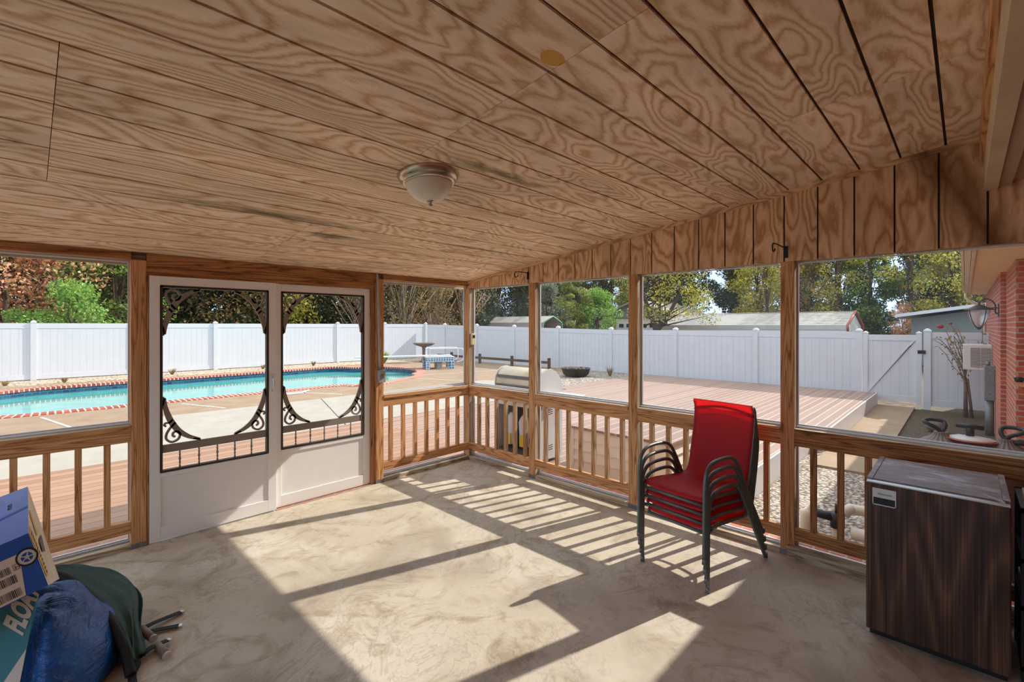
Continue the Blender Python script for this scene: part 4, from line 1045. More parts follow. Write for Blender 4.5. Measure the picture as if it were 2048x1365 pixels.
# ================================================================== NEIGHBOURS
def bld(name, label, loc): return thing(name, label, 'building', loc)
t = bld('metal_carport', 'long low carport with ribbed metal roof and reddish trim beyond the right fence', (34, 7, -.4))
m = MB().mat('roof_metal'); xr, hw, yr0, yr1, zr, ze = 34, 2.9, .75, 13.3, 2.55, 1.68
for s_ in (-1, 1):
    m.quad([(xr, yr0, zr), (xr, yr1, zr), (xr + s_ * hw, yr1, ze), (xr + s_ * hw, yr0, ze)])
    for k in range(8):
        a, b_ = k / 8, k / 8 + .03; m.quad([(xr + s_ * hw * a, yr0, zr + (ze - zr) * a + .04), (xr + s_ * hw * a, yr1, zr + (ze - zr) * a + .04), (xr + s_ * hw * b_, yr1, zr + (ze - zr) * b_ + .04), (xr + s_ * hw * b_, yr0, zr + (ze - zr) * b_ + .04)])
    m.quad([(xr + s_ * hw, yr0, ze), (xr + s_ * hw, yr1, ze), (xr + s_ * hw, yr1, ze - .3), (xr + s_ * hw, yr0, ze - .3)])
m.build('metal_roof', parent=t)
MB().mat('cream_siding').box(xr - hw + .05, xr + hw - .05, yr0 + .1, yr1 - .1, -.4, ze - .1).hexa([(xr - hw, yr0 + .1, ze - .1), (xr + hw, yr0 + .1, ze - .1), (xr + hw, yr0 + .2, ze - .1), (xr - hw, yr0 + .2, ze - .1), (xr - .05, yr0 + .1, zr - .05), (xr + .05, yr0 + .1, zr - .05), (xr + .05, yr0 + .2, zr - .05), (xr - .05, yr0 + .2, zr - .05)]).build('wall', parent=t)
m = MB().mat('red_trim')
for y in (yr0, yr1): m.tube([(xr - hw - .03, y, ze - .4), (xr - hw - .03, y, ze), (xr, y, zr + .03), (xr + hw, y, ze), (xr + hw, y, -.4)], .07, 6)
m.build('edge_trim', parent=t)
t = bld('garage', 'beige garage with wide grey gable roof beyond the right fence', (40, 18.5, -.4))
MB().mat('garage_wall').box(37.2, 45, 14.1, 23.0, -.4, 2.35).build('wall', parent=t)
m = MB().mat('house_grey').hexa([(37.2, 13.9, 2.3), (37.3, 13.9, 2.3), (37.3, 23.2, 2.3), (37.2, 23.2, 2.3), (37.2, 18.4, 3.9), (37.3, 18.4, 3.9), (37.3, 18.6, 3.9), (37.2, 18.6, 3.9)]); m.build('gable', parent=t)
m = MB().mat('roof_shingle')
for s_ in (-1, 1): m.hexa([(36.8, 18.5 + s_ * 5, 2.15), (45.4, 18.5 + s_ * 5, 2.15), (45.4, 18.5, 3.95), (36.8, 18.5, 3.95), (36.8, 18.5 + s_ * 5, 2.3), (45.4, 18.5 + s_ * 5, 2.3), (45.4, 18.5, 4.1), (36.8, 18.5, 4.1)])
m.build('roof', parent=t)
gd = MB().mat('label_white').box(37.12, 37.2, 15.4, 20.6, -.4, 2.05).build('garage_door', parent=t)
m = MB().mat('window_dark')
for k in range(6): m.box(37.09, 37.12, 15.7 + k * .82, 16.2 + k * .82, 1.45, 1.8)
m.build('window_row', parent=gd)
t = bld('arched_carport', 'small pale arched carport with green trim beyond the far fence', (23.1, 20, -.4))
m = MB().mat('roof_metal'); pr = [(21.95, 1.3), (22.05, 1.85), (23.1, 2.32), (24.15, 1.85), (24.25, 1.3)]; n = 0
for y in (17.4, 26.5):
    for x, z in pr: m.v.append((x, y, z))
for k in range(4): m.face((k, k + 1, k + 6, k + 5))
m.build('canopy', parent=t, solid=.05)
m = MB().mat('green_trim').tube([(21.95, 17.38, -.4)] + [(x, 17.38, z) for x, z in pr] + [(24.25, 17.38, -.4)], .06, 6); m.build('arch_frame', parent=t)
t = bld('grey_house', 'grey sided house with pale sloping roof edge behind the gate', (30, -8, -.4))
MB().mat('house_grey').box(28, 36, -14.5, -2.4, -.4, 2.0).hexa([(28, -14.5, 2.0), (28.1, -14.5, 2.0), (28.1, -2.4, 2.0), (28, -2.4, 2.0), (28, -8.5, 2.95), (28.1, -8.5, 2.95), (28.1, -8.3, 2.95), (28, -8.3, 2.95)]).build('wall', parent=t)
m = MB().mat('label_white')
for s_ in (-1, 1): m.hexa([(27.4, -8.4 + s_ * 6.6, 2.06), (36, -8.4 + s_ * 6.6, 2.06), (36, -8.4, 3.05), (27.4, -8.4, 3.05), (27.4, -8.4 + s_ * 6.6, 2.22), (36, -8.4 + s_ * 6.6, 2.22), (36, -8.4, 3.21), (27.4, -8.4, 3.21)])
m.build('roof', parent=t)

# ================================================================== TREES
def rv(): return Vector((rnd.uniform(-1, 1), rnd.uniform(-1, 1), rnd.uniform(-1, 1)))
def leaves(m, c, rad, n, size, flat=1.0):
    for _ in range(n):
        while True:
            p = rv()
            if p.length <= 1: break
        p = Vector((p.x * rad[0], p.y * rad[1], p.z * rad[2])) + c
        a = rv().normalized(); b_ = a.cross(rv()).normalized(); s_ = size * rnd.uniform(.6, 1.3)
        a *= s_; b_ *= s_ * .6
        n0 = len(m.v); m.v += [tuple(p - a), tuple(p - b_), tuple(p + a), tuple(p + b_)]; m.face((n0, n0 + 1, n0 + 2, n0 + 3))
def make_tree(name, label, cat, h, crown_w, crown_lo, leaf, nl, size, bark='bark', tr=.16, nb=9, group=None, shrub=False, branches=6):
    t = local_thing(name, label, cat, (0, 0, 0), 0, group)
    m = MB().mat(bark)
    if not shrub:
        top = Vector((rnd.uniform(-.6, .6), rnd.uniform(-.6, .6), h * .93))
        mid = Vector((rnd.uniform(-.3, .3), rnd.uniform(-.3, .3), h * .45))
        path = smooth_path([Vector((0, 0, -.1)), mid * .4, mid, top], 3); m.tube(path, [tr * (1 - .85 * k / (len(path) - 1)) for k in range(len(path))], 7)
    else: path = [Vector((0, 0, 0)), Vector((0, 0, h * .5)), Vector((0, 0, h * .8))]; m.tube(path, [.05, .04, .01], 5)
    cl = []
    for k in range(nb):
        z = h * (crown_lo + (1 - crown_lo) * (k + .5) / nb); f = math.sin(math.pi * min(1, .18 + .8 * (k + .5) / nb)) ** .7
        for q in range(3):
            a = rnd.uniform(0, 6.28); r = crown_w * f * rnd.uniform(.3, .8); cl.append(Vector((r * math.cos(a), r * math.sin(a), z + rnd.uniform(-.3, .3))))
    for c in cl[::max(1, len(cl) // (branches * 2))]:
        b0 = path[min(len(path) - 1, max(1, int(len(path) * (c.z / h) * .7)))]
        m.tube([b0, (b0 + c) / 2 + rv() * .15, c], [tr * .3, tr * .18, .02], 5)
    m.build('trunk', parent=t)
    if nl:
        m = MB().mat(leaf); per = nl // len(cl)
        for c in cl:
            rr = crown_w * rnd.uniform(.32, .5); leaves(m, c, (rr, rr, rr * .7), per, size)
        m.build('foliage', parent=t)
    return t
TG = 'woodland trees beyond the fences'
kinds = {}
def proto(key, *a, **k): kinds[key] = [make_tree(*a, **k), False]
def place(key, x, y, rz=None, sc=1.0, label=None, z=-.4, group=None):
    pr_, used = kinds[key]
    o = pr_ if not used else copy_tree(pr_)
    kinds[key][1] = True
    o.location = (x, y, z); o.rotation_euler = (0, 0, rnd.uniform(0, 6.28) if rz is None else rz); o.scale = (sc, sc, sc * rnd.uniform(.92, 1.08))
    if label: o['label'] = label
    if group: o['group'] = group
    return o
L = {'dark': 'dark green woodland tree standing among others beyond the fences', 'brown': 'brown leaved autumn woodland tree beyond the fences', 'green': 'mid green leafy woodland tree beyond the fences',
     'yellow': 'yellow green autumn tree in the woods beyond the fences', 'orange': 'orange leaved autumn tree behind the fence at the left', 'bare': 'bare grey branched tree behind the corner of the fence'}
proto('dark', 'evergreen_tree', L['dark'], 'tree', 11, 2.6, .05, 'leaf_dark', 9500, 0.11, tr=.2)
proto('dark2', 'evergreen_tree', L['dark'], 'tree', 9, 2.2, .02, 'leaf_dark', 8500, 0.1, tr=.16)
proto('green', 'leafy_tree', L['green'], 'tree', 10, 2.6, .12, 'leaf_green', 9000, 0.09, tr=.17)
proto('brown', 'autumn_tree', L['brown'], 'tree', 10, 2.5, .15, 'leaf_brown', 6500, 0.085, tr=.15)
proto('yellow', 'autumn_tree', L['yellow'], 'tree', 10, 2.6, .2, 'leaf_yellow', 7500, 0.085, tr=.16)
proto('orange', 'autumn_tree', L['orange'], 'tree', 8.5, 2.6, .22, 'leaf_orange', 8000, .065, tr=.16)
proto('tall', 'woodland_tree', 'tall thin trunked tree with sparse leaves beyond the right fence', 'tree', 14, 2.3, .2, 'leaf_yellow', 4200, 0.09, tr=.2)
proto('under', 'undergrowth_shrub', 'dark undergrowth shrub at the foot of the woods', 'shrub', 2.6, 1.7, .05, 'leaf_dark', 3600, .12, shrub=True, nb=5)
proto('bush', 'bright_shrub', 'sunlit bright green shrub', 'shrub', 3.4, 1.5, .05, 'leaf_bright', 8000, .055, shrub=True, nb=6)
proto('bamboo', 'bamboo_clump', 'tall pale yellow green bamboo', 'bamboo', 6.2, 1.1, .05, 'leaf_bamboo', 8000, .075, bark='cane', tr=.05, nb=9)
proto('silver', 'silver_leaved_tree', 'silver', 'tree', 6.0, 1.5, .1, 'leaf_silver', 7000, .07, tr=.1)
proto('bare', 'bare_tree', L['bare'], 'tree', 7.5, 2.2, .1, 'leaf_brown', 900, .08, bark='pale_bark', tr=.1, nb=9, branches=22)
G = lambda k: {'dark': 'dark woodland trees', 'dark2': 'dark woodland trees', 'green': 'green woodland trees', 'brown': 'brown woodland trees', 'yellow': 'yellow woodland trees', 'under': 'undergrowth shrubs', 'tall': 'tall thin woodland trees', 'orange': 'orange trees behind the left fence', 'bare': 'bare trees behind the fence corner'}.get(k)
def where(x, y):
    a = math.degrees(math.atan2(y + 4.4, x + 3.8))
    if y > 17:
        if a > 86: return 'behind the pool fence, left of the doors'
        if a > 72: return 'behind the pool fence, seen through the left screen door'
        if a > 62: return 'behind the pool fence, seen through the right screen door'
        if a > 50: return 'behind the fence corner, right of the doors'
    if a > 38: return 'beyond the arched carport'
    if a > 24: return 'behind the beige garage'
    if a > 7: return 'behind the long metal carport'
    return 'behind the grey sided house'
NAMEK = {'dark': 'tall dark evergreen', 'dark2': 'shorter dark evergreen', 'green': 'mid green leafy tree', 'brown': 'brown leaved autumn tree', 'yellow': 'yellow green autumn tree', 'under': 'dark undergrowth shrub',
         'tall': 'tall thin tree with sparse leaves', 'orange': 'orange leaved autumn tree', 'bare': 'bare grey branched tree'}
def put(k, x, y, **kw):
    w_ = where(x, y); return place(k, x, y, group='%s %s' % (NAMEK[k], w_), label='%s %s' % (NAMEK[k], w_), **kw)
# behind the pool fence
for x in range(-18, 30, 4):
    put(('dark', 'dark2', 'dark')[(x // 4) % 3], x + rnd.uniform(-1, 1), 27 + rnd.uniform(-1, 1))
    put('dark', x + 2 + rnd.uniform(-1, 1), 32 + rnd.uniform(-1, 2), sc=1.1)
for x in range(-16, 26, 3): put('dark2', x + rnd.uniform(-.5, .5), 25.2 + rnd.uniform(-.5, .5))
for x in range(-17, 24, 3): put('under', x + rnd.uniform(-.7, .7), 23.5 + rnd.uniform(-1, 1))
for x, k in ((-13, 'brown'), (-8.5, 'brown'), (-1.0, 'green'), (2.5, 'brown'), (5.5, 'yellow'), (8.0, 'dark2'), (11.0, 'brown'), (14, 'brown'), (18, 'brown')): put(k, x, 22.5 + rnd.uniform(-1, 1))
for x, y in ((-4.4, 20.6), (-2.4, 21.6), (-7.5, 20.0)): put('orange', x, y)
place('bush', -2.5, 18.6, label='sunlit bright green shrub behind the fence at the left edge of the left door post')
place('bush', -3.7, 18.9, sc=.75, label='smaller bright green shrub behind the fence under the orange tree')
for x, y in ((9.0, 19.6), (11.4, 18.8), (13.6, 19.2), (10.2, 21.5), (15.6, 18.6), (12.4, 20.8)): put('bare', x, y)
# east side
for y in range(-16, 44, 4):
    put('dark', 54 + rnd.uniform(-2, 2), y + rnd.uniform(-1, 1), sc=1.15)
    put(('dark', 'green', 'yellow', 'dark')[(y // 4) % 4], 49 + rnd.uniform(-1.5, 1.5), y + 2 + rnd.uniform(-1, 1))
for y in range(-18, 42, 4): put('under', 46 + rnd.uniform(-1, 1), y, sc=1.3)
for x, y, k in ((44, -13, 'yellow'), (44, -8, 'brown'), (45, -3.5, 'yellow'), (43.5, 1, 'green'), (44, 5.5, 'brown'), (44.5, 10, 'yellow'), (31, 25, 'dark'), (34, 29, 'green'), (29.5, 27, 'dark'), (38, 33, 'dark'), (24, 32, 'dark'), (29, 34, 'dark'), (20, 27, 'brown'), (35, 38, 'dark'), (42, 27, 'dark2'), (46, 24, 'green')): put(k, x, y)
for y in (-12, -9, -5.5, -1.5, 3, 8): put('tall', 41 + rnd.uniform(-1, 1), y)
for k, (x, y) in enumerate(((27.2, 19.3), (28.6, 18.9))): place('bamboo', x, y, sc=1, label='pale yellow green bamboo clump between arched carport and garage, %s' % ('nearer one', 'farther one')[k], group='bamboo clumps')
place('silver', 27.2, 21.4, label='silvery grey leaved tree behind the arched carport')
place('bush', 30.5, 18.4, sc=1.5, label='large green shrub at the left corner of the beige garage')
place('orange', 39, -1.2, sc=.4, label='small orange autumn shrub left of the grey house')
for x, y in ((-.6, 25.8), (2.2, 24.6), (4.6, 27.4), (1.2, 29.5), (-2.6, 28.0), (7.2, 28.8)): put('dark2', x, y)
# the big forked tree in front of the garage
t = local_thing('forked_tree', 'large yellow green tree with a forked dark trunk in front of the garage', 'tree', (29.0, 12.2, -.4))
m = MB().mat('bark'); F1 = [(0, 0, 0), (0, .0, 1.6), (-.1, .5, 3.0), (-.3, 1.1, 5.0), (-.3, 1.5, 7.4)]; F2 = [(0, 0, 1.7), (.1, -.7, 2.6), (.3, -1.5, 4.2), (.2, -2.4, 6.8)]
m.tube(smooth_path(F1, 4), [.32 - .017 * k for k in range(17)], 9).tube(smooth_path(F2, 4), [.24 - .017 * k for k in range(13)], 8)
cl = [Vector((rnd.uniform(-2.5, 2), rnd.uniform(-4.6, 3.6), rnd.uniform(2.7, 8.2))) for _ in range(44)]
for c in cl: m.tube([Vector((0, rnd.uniform(-1, 1), c.z * .7)), c], [.07, .015], 5)
m.build('trunk', parent=t)
m = MB().mat('leaf_yellow')
for c in cl: leaves(m, c, (1.0, 1.0, .7), 150, .085)
m.build('foliage', parent=t)

# ================================================================== INSIDE THINGS
# ceiling light
cx_, cy_ = -2.27, -2.30; cz_ = ZC(cy_); axn = Vector((0, -.121, -1)).normalized(); axn = Vector((0, -.121 * -1 * -1, -1)).normalized()
t = thing('ceiling_light', 'dome ceiling light with brushed nickel rim and frosted glass', 'ceiling light', (cx_, cy_, cz_))
axd = (0, -.1201, -.9928)
MB().mat('brushed_nickel').lathe([(.165, -.004), (.168, .004), (.160, .022), (.150, .034), (.146, .036), (.142, .046), (.134, .054), (.130, .054)], (cx_, cy_, cz_), 48, axd).build('rim', parent=t)
MB().mat('frosted_glass').lathe([(.128, .046), (.126, .062), (.112, .092), (.086, .120), (.055, .138), (.02, .147), (.005, .148)], (cx_, cy_, cz_), 48, axd).build('glass_dome', parent=t)
MB().mat('brushed_nickel').lathe([(.022, .143), (.020, .150), (.008, .153), (.007, .160), (.011, .166), (.010, .173), (.003, .178)], (cx_, cy_, cz_), 16, axd).build('finial', parent=t)
# hooks
for nm, y, z, ln, lb in (('plant_hook', -.99, 2.20, .19, 'black iron plant hook on the panel above the grill post'), ('plant_hook', -3.485, 2.185, .30, 'black iron plant hook above the post beside the fridge')):
    t = thing(nm, lb, 'hook', (0, y, z))
    MB().mat('black_iron').box(-.008, 0, y - .014, y + .014, z - .05, z + .035).build('plate', parent=t)
    MB().mat('black_iron').tube(smooth_path([(-.006, y, z + .02), (-ln * .6, y, z + .022), (-ln, y, z + .018), (-ln - .03, y, z - .005), (-ln - .015, y, z - .035), (-ln + .02, y, z - .03), (-ln + .03, y, z - .015)]), .0045, 8).build('arm', parent=t)
# conduit and box
t = thing('electrical_box', 'grey metal weatherproof electrical box with conduit on the post right of the doors', 'electrical box', (-1.22, -.03, 1.05))
MB().mat('galvanized').box(-1.262, -1.182, -.055, -.004, 1.054, 1.185).build('box', parent=t, bevel=.006)
MB().mat('dull_metal').lathe([(.022, 0), (.022, .008), (.008, .012)], (-1.222, -.055, 1.12), 14, (0, -1, 0)).build('cover', parent=t)
MB().mat('galvanized').tube([(-1.24, -.022, 1.185), (-1.245, -.022, 1.5), (-1.262, -.022, 2.12), (-1.268, -.022, 2.19)], .0115, 10).build('conduit', parent=t)
t = thing('thermometer', 'small cream plastic thermometer box on the corner post', 'thermometer', (.045, -.03, 1.41))
MB().mat('cream_plastic').box(.018, .075, -.045, -.011, 1.41, 1.55).build('case', parent=t, bevel=.004)
MB().mat('window_dark').box(.03, .063, -.048, -.045, 1.495, 1.53).build('display', parent=t)

# fridge
FX, FY0, FY1, FZ = -.655, -4.565, -4.035, .835
t = thing('mini_fridge', 'dark brown woodgrain mini fridge with worn top against the right railing', 'fridge', (-.40, -4.3, 0))
MB().mat('black_plastic').box(FX + .01, -.13, FY0 + .01, FY1 - .01, .0, .05).build('base', parent=t)
MB().mat('dark_laminate').box(FX, -.12, FY0, FY1, .05, FZ - .012, 2).build('cabinet', parent=t, bevel=.004)
m = MB().mat('worn_laminate').box(FX + .0, -.12, FY0 + .025, FY1 - .025, FZ - .012, FZ, 1); m.build('top', parent=t)
for y0, y1 in ((FY0, FY0 + .024), (FY1 - .024, FY1)): MB().mat('worn_laminate').box(FX, -.12, y0, y1, FZ - .012, FZ + .004, 0).build('edge_trim', parent=t)
dr = MB().mat('dark_laminate').box(FX - .052, FX - .006, FY0, FY1, .05, FZ - .012, 2).build('door', parent=t, bevel=.006)
MB().mat('aluminium').box(FX - .050, FX - .008, FY0 + .003, FY1 - .003, FZ - .012, FZ - .006).build('door_edge', parent=dr)
dx = FX - .052; hy0, hy1 = FY1 - .125, FY1 - .028
m = MB().mat('aluminium').box(dx - .004, dx, hy0, hy1, .752, .800)
m.box(dx - .004, dx, hy0, hy0 + .004, .712, .752).box(dx - .004, dx, hy1 - .004, hy1, .712, .752).box(dx - .004, dx, hy0, hy1, .712, .717).build('badge_handle', parent=dr)
MB().mat('black_plastic').box(dx - .0015, dx + .0005, hy0 + .004, hy1 - .004, .717, .752).build('handle_recess', parent=dr)
MB().mat('print_black').text('Absocold', (dx - .0045, hy1 - .022, .768), (0, -1, 0), (0, 0, 1), .015, .0003).build('lettering', parent=dr)
MB().mat('aluminium').hexa([(FX - .04, FY0 + .02, FZ), (FX - .03, FY0 + .02, FZ), (FX + .05, FY0 + .09, FZ), (FX + .04, FY0 + .09, FZ), (FX - .04, FY0 + .02, FZ + .006), (FX - .03, FY0 + .02, FZ + .006), (FX + .05, FY0 + .09, FZ + .006), (FX + .04, FY0 + .09, FZ + .006)]).build('hinge', parent=t)

# dark shelf unit beside the fridge
t = thing('storage_shelf', 'dark storage shelf with boxes squeezed beside the fridge at the right edge', 'shelf', (-.35, -4.76, 0))
m = MB().mat('black_plastic').box(-.60, -.58, -4.90, -4.60, 0, .80).box(-.20, -.18, -4.90, -4.60, 0, .80)
for z in (.05, .33, .55, .78): m.box(-.60, -.18, -4.90, -4.60, z, z + .02)
m.build('frame', parent=t)
tag(MB().mat('ac_white').box(-.56, -.25, -4.88, -4.62, .57, .64).build('white_box', bevel=.004), 'flat pale box lying on the dark shelf beside the fridge', 'box')
tag(MB().mat('aluminium').box(-.58, -.25, -4.88, -4.61, .352, .41).build('grey_tray', bevel=.004), 'grey tray on the lower level of the dark shelf beside the fridge', 'tray')
tag(MB().mat('cardboard').box(-.57, -.30, -4.87, -4.62, .80, .83).build('wooden_board', bevel=.002), 'orange brown board on top of the dark shelf beside the fridge', 'board')

# ------------------------------------------------------------------ chairs (local: +x front, y lateral)
def make_chair():
    t = local_thing('stacking_chair', '', 'chair', (0, 0, 0), 0, 'stack of red patio chairs')
    rr = .0125
    for s_ in (-1, 1):
        y = s_ * .245
        P = [(.375, y, .0), (.370, y, .40), (.364, y, .50), (.340, y, .565), (.285, y, .602), (.19, y, .612), (.08, y, .606), (.012, y, .575), (-.042, y, .51), (-.15, y, .335), (-.372, y, .0)]
        a = MB().mat('chair_metal').tube(smooth_path(P, 5), rr, 12).build('arm_frame', parent=t)
        for x in (.375, -.372): MB().mat('dull_metal').tube([(x, y, 0.001), (x * .997, y, .035)], rr + .002, 12).build('foot_cap', parent=a)
        ys_ = s_ * .226
        Q = [(.330, ys_, .348), (.31, ys_, .366), (.22, ys_, .374), (.05, ys_, .362), (-.10, ys_, .352), (-.175, ys_, .362), (-.212, ys_, .41), (-.235, ys_, .50), (-.27, ys_, .65), (-.292, ys_, .78), (-.292, ys_, .85), (-.275, ys_, .885)]
        MB().mat('chair_metal').tube(smooth_path(Q, 5), .011, 10).build('side_rail', parent=t)
        MB().mat('chair_metal').tube([(.25, ys_, .366), (.368, y, .40)], .010, 8).build('bracket', parent=t)
        MB().mat('chair_metal').tube([(-.10, ys_, .352), (-.09, y, .372)], .010, 8).build('bracket', parent=t)
    MB().mat('chair_metal').tube([(.334, -.226, .340), (.334, .226, .340)], .011, 10).build('front_bar', parent=t)
    MB().mat('chair_metal').tube(smooth_path([(-.10, -.21, .345), (-.16, -.12, .31), (-.16, .12, .31), (-.10, .21, .345)]), .010, 8).build('rear_bar', parent=t)
    MB().mat('chair_metal').tube(smooth_path([(-.292, -.226, .83), (-.296, -.12, .855), (-.296, 0, .868), (-.296, .12, .855), (-.292, .226, .83)]), .010, 8).build('back_bar', parent=t)
    Q = [(.336, 0, .362), (.330, 0, .376), (.30, 0, .388), (.20, 0, .388), (.05, 0, .372), (-.10, 0, .362), (-.165, 0, .374), (-.20, 0, .415), (-.222, 0, .50), (-.257, 0, .65), (-.279, 0, .78), (-.279, 0, .85), (-.262, 0, .893), (-.268, 0, .90)]
    q = smooth_path(Q, 4); m = MB().mat('red_sling')
    def f(u, v):
        p = q[int(round(u * (len(q) - 1)))]; w = (v - .5) * .452; sag = .010 * (1 - (2 * v - 1) ** 2)
        return (p.x - (sag if p.z > .42 else 0), w, p.z - (sag if p.z <= .42 else 0))
    m.grid(f, len(q) - 1, 10); m.build('sling', parent=t, solid=.0025, label='red mesh seat and back')
    return t
ch = make_chair(); hd = math.atan2(.16, -.987)
LBL = ['red mesh patio chair at the bottom of the stack, feet on the concrete', 'red mesh patio chair second from the bottom of the stack', 'red mesh patio chair third from the bottom of the stack', 'red mesh patio chair on top of the stack with its whole back in view']
for k in range(4):
    o = ch if k == 0 else copy_tree(ch)
    o.location = (-.47 - .013 * k, -3.09 + .002 * k, .062 * k); o.rotation_euler = (0, 0, hd); o['label'] = LBL[k]

# ------------------------------------------------------------------ left corner pile
# blue tarp bag
t = thing('blue_bag', 'bulging blue tarp bag with black piping and a green flap on the floor', 'bag', (-3.95, -1.35, 0))
def dome(u, v):
    a = u * 2 * math.pi; ph = v * math.pi / 2; cr = math.cos(ph) ** .75
    x = -3.90 + (.44 + .02 * math.sin(3 * a)) * cr * math.cos(a) + .02 * math.sin(7 * ph); y = -1.32 + .42 * cr * math.sin(a)
    z = .42 * math.sin(ph) ** .85 + .012 * math.sin(9 * a + 4 * ph)
    c1 = min(1, max(0, (-3.74 - x) / .10)); c2 = min(1, max(0, (-1.28 - y) / .2))
    return (x, y, max(.004, z * (1 - .9 * c1 * c2)))
MB().mat('blue_tarp').grid(dome, 48, 18).build('blue_body', parent=t)
band = [(-3.80, -.98, .37), (-3.68, -1.04, .355), (-3.575, -1.20, .27), (-3.515, -1.38, .20), (-3.475, -1.52, .11), (-3.46, -1.62, .02)]
MB().mat('band_black').tube(smooth_path([Vector(p) for p in band], 5), .022, 8).build('black_piping', parent=t)
edge = [(-3.72, -.86, .28), (-3.56, -.76, .25), (-3.43, -.90, .20), (-3.35, -1.08, .14), (-3.38, -1.30, .08), (-3.40, -1.50, .03)]
q1 = smooth_path([Vector(p) for p in band], 5); q2 = smooth_path([Vector(p) for p in edge], 5)
def flap(u, v):
    a = q1[int(round(u * (len(q1) - 1)))]; b_ = q2[int(round(u * (len(q2) - 1)))]; p = a.lerp(b_, v)
    return (p.x + .016 * math.sin(9 * u + 5 * v), p.y + .01 * math.sin(13 * u), max(.005, p.z + .030 * math.sin(math.pi * v) * (1 - u * .5) + .022 * (abs((v * 3.2 + u * 2.4) % 1 - .5) - .25) + .012 * math.sin(23 * v + 9 * u)))
MB().mat('green_cloth').grid(flap, len(q1) - 1, 12).build('green_flap', parent=t, solid=.006)
m = MB().mat('green_cloth')
def skirt(u, v):
    b_ = q2[int(round(u * (len(q2) - 1)))]; return (b_.x - .05 * v + .01 * math.sin(20 * u) * v, b_.y + .0 * v, max(.003, b_.z * (1 - v)))
m.grid(skirt, len(q2) - 1, 4).build('flap_side', parent=t, solid=.004)
for P in ([(-3.40, -1.27, .03), (-3.33, -1.24, .03), (-3.26, -1.21, .02), (-3.185, -1.19, .012)], [(-3.40, -1.30, .025), (-3.32, -1.29, .015), (-3.22, -1.33, .012)], [(-3.42, -1.50, .02), (-3.36, -1.47, .03), (-3.29, -1.445, .02)], [(-3.44, -1.50, .04), (-3.43, -1.56, .03), (-3.455, -1.62, .02), (-3.46, -1.68, .012)]):
    m = MB().mat('band_black'); Q = smooth_path([Vector(p) for p in P], 5)
    for a, b_ in zip(Q[:-1], Q[1:]):
        d = (b_ - a); s_ = Vector((-d.y, d.x, 0)).normalized() * .016
        m.quad([a - s_, a + s_, b_ + s_, b_ - s_])
    st = m.build('strap', parent=t, solid=.004)
    e = Q[-1]; d = (Q[-1] - Q[-2]).normalized() * .014; s_ = Vector((-d.y, d.x, 0)).normalized() * .012
    MB().mat('aluminium').obox(e - s_ - Vector((0, 0, .004)), d, s_ * 2, (0, 0, .008)).build('strap_tip', parent=st)
for a, b_ in (((-3.375, -1.28, .045), (-3.345, -1.40, .035)), ((-3.335, -1.45, .02), (-3.315, -1.57, .016))):
    o = MB().mat('bronze_paint').tube([a, b_], .019, 10).build('plastic_leg_tube', parent=t)
    MB().mat('aluminium').tube([b_, tuple(Vector(b_) + (Vector(b_) - Vector(a)).normalized() * .01)], .0205, 10).build('tube_end', parent=o)

# teal package
e0 = Vector((-3.765, -1.50, .473)); er = Vector((-.085, -.25, -.455)); el = Vector((-.42, .042, -.084))
pk = thing('float_package', 'teal pool float package with white letters leaning under the blue box', 'package', (-4.0, -1.7, 0))
nn = er.cross(el).normalized()
if nn.y > 0: nn = -nn
b0 = e0 + er
MB().mat('teal_print').obox(b0, el, -er, -nn * .03).build('package_body', parent=pk)
tl = Vector((.043, .057, .112)).normalized(); tv = Vector((-.052, .042, .051)).normalized()
p0 = Vector((-3.812, -1.563, .346)) + nn * .004
MB().mat('label_white').text('FLOAT', p0, tl * .46, tv, .118, .0015, 0, .006).build('lettering', parent=pk, label='white lettering')
q = b0 + nn * .002
MB().mat('label_white').quad([q + el * .0, q - er * .62, q - er * .45 + el * .12, q - er * .2 + el * .45, q + el * .45]).build('crumpled_edge', parent=pk)
# blue printed box
A, B, C, D = Vector((-3.793, -1.20, .882)), Vector((-3.792, -1.615, .787)), Vector((-3.733, -1.60, .541)), Vector((-3.690, -1.36, .462))
Lf = Vector((-.42, .0, -.125))
t = thing('printed_box', 'blue and white printed cardboard box with a shipping label, tilted on the bag', 'box', (-3.95, -1.45, .45))
m = MB().mat('box_blue')
n = len(m.v); m.v += [tuple(p) for p in (A, B, C, D, A + Lf, B + Lf, C + Lf, D + Lf)]
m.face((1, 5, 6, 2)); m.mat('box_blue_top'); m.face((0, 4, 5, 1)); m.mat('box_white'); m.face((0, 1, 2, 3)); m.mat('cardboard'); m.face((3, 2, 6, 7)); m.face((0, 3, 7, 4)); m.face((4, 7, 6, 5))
m.build('carton', parent=t)
fn = (C - B).cross(Lf).normalized(); fn = fn if fn.y < 0 else -fn
def on(u, v, h=.0012): return B + (C - B) * v + Lf * u + fn * h   # u left 0..1, v down 0..1
def patch(m, u0, u1, v0, v1, h): m.quad([on(u0, v0, h), on(u0, v1, h), on(u1, v1, h), on(u1, v0, h)]); return m
lbm = MB().mat('shipping_label'); lbm.quad([on(.10, .26), on(.155, .98), on(.85, .98), on(.80, .26)]); lb = lbm.build('shipping_label', parent=t)
m = MB().mat('print_black')
for (v0, v1, ua, ub, st_) in ((.40, .52, .19, .30, .006), (.56, .70, .17, .45, .008), (.80, .94, .17, .50, .008)):
    u = ua
    while u < ub:
        w_ = rnd.choice((.3, .5, .8)) * st_; patch(m, u, u + w_, v0, v1, .0024); u += w_ + st_ * rnd.choice((.4, .7))
patch(m, .125, .128, .40, .50, .0024); patch(m, .165, .168, .40, .50, .0024); patch(m, .125, .168, .40, .408, .0024); patch(m, .125, .168, .492, .50, .0024)
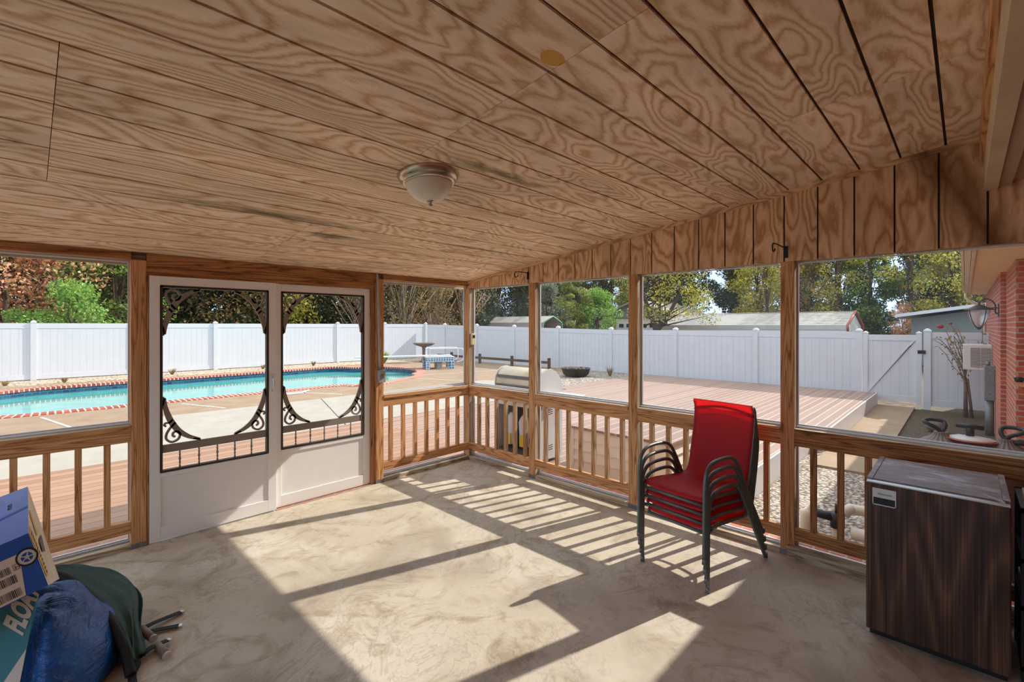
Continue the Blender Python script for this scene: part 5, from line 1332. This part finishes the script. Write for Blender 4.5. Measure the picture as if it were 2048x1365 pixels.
tx = (-Lf).normalized(); ty = (B - C).normalized(); 
m.text('H', on(.158, .485, .0024), tx, ty, .022, .0003)
m.build('barcode', parent=lb)
wc = on(.062, .37, .002); eu_, ev_ = tx, ty
m = MB().mat('print_black')
for r0, r1, mt in ((.028, .034, 'print_black'), (.018, .027, 'aluminium'), (.0, .007, 'aluminium')):
    m.mat(mt)
    for k in range(24):
        a, b_ = 2 * math.pi * k / 24, 2 * math.pi * (k + 1) / 24
        P = lambda r, an: wc + eu_ * r * math.cos(an) + ev_ * r * math.sin(an) * 1.15
        m.quad([P(r0, a), P(r1, a), P(r1, b_), P(r0 + 1e-5, b_)])
m.mat('aluminium')
for k in range(5):
    a = 2 * math.pi * k / 5; d = eu_ * math.cos(a) + ev_ * math.sin(a); s_ = (eu_ * -math.sin(a) + ev_ * math.cos(a)) * .002
    m.quad([wc + d * .006 - s_, wc + d * .019 - s_, wc + d * .019 + s_, wc + d * .006 + s_])
m.build('wheel_print', parent=t)
en = (B - A).cross(C - B).normalized(); en = en if en.x > 0 else -en
m = MB().mat('box_yellow'); F = lambda s_, r_: B.lerp(C, r_).lerp(A.lerp(D, r_), s_) + en * .0012
m.quad([F(.02, .04), F(.08, .86), F(.26, .86), F(.20, .04)]); m.quad([F(.45, .05), F(.42, .35), F(.52, .35), F(.55, .05)]); m.build('yellow_stripe', parent=t)
m = MB().mat('print_black')
for k in range(11): m.quad([F(.10 + .006 * k, .12 + .066 * k) + en * .0006, F(.10 + .006 * k, .155 + .066 * k) + en * .0006, F(.20 + .006 * k, .155 + .066 * k) + en * .0006, F(.20 + .006 * k, .12 + .066 * k) + en * .0006])
m.build('stripe_print', parent=t)
MB().mat('ac_dark').quad([F(.45, .42), F(.42, .56), F(.62, .62), F(.75, .45)]).build('tape_piece', parent=t)
tn = (A - B).cross(Lf).normalized(); tn = tn if tn.z > 0 else -tn
Tp = lambda s_, u: B.lerp(A, s_) + Lf * u + tn * .0012
m = MB().mat('box_blue'); m.quad([Tp(.52, 0), Tp(.40, .5), Tp(.44, .5), Tp(.56, 0)]); m.mat('box_yellow'); m.quad([Tp(.62, .27), Tp(.98, .27), Tp(.98, .5), Tp(.55, .5)]); m.build('top_print', parent=t)
MB().mat('print_black').text('POOL', Tp(.62, .12), (Tp(.9, .12) - Tp(.62, .12)).normalized(), Lf.normalized() * -1 * -1, .02, .0003).build('lettering', parent=t)

for o in list(bpy.data.objects):
    if '_o' in o: del o['_o']
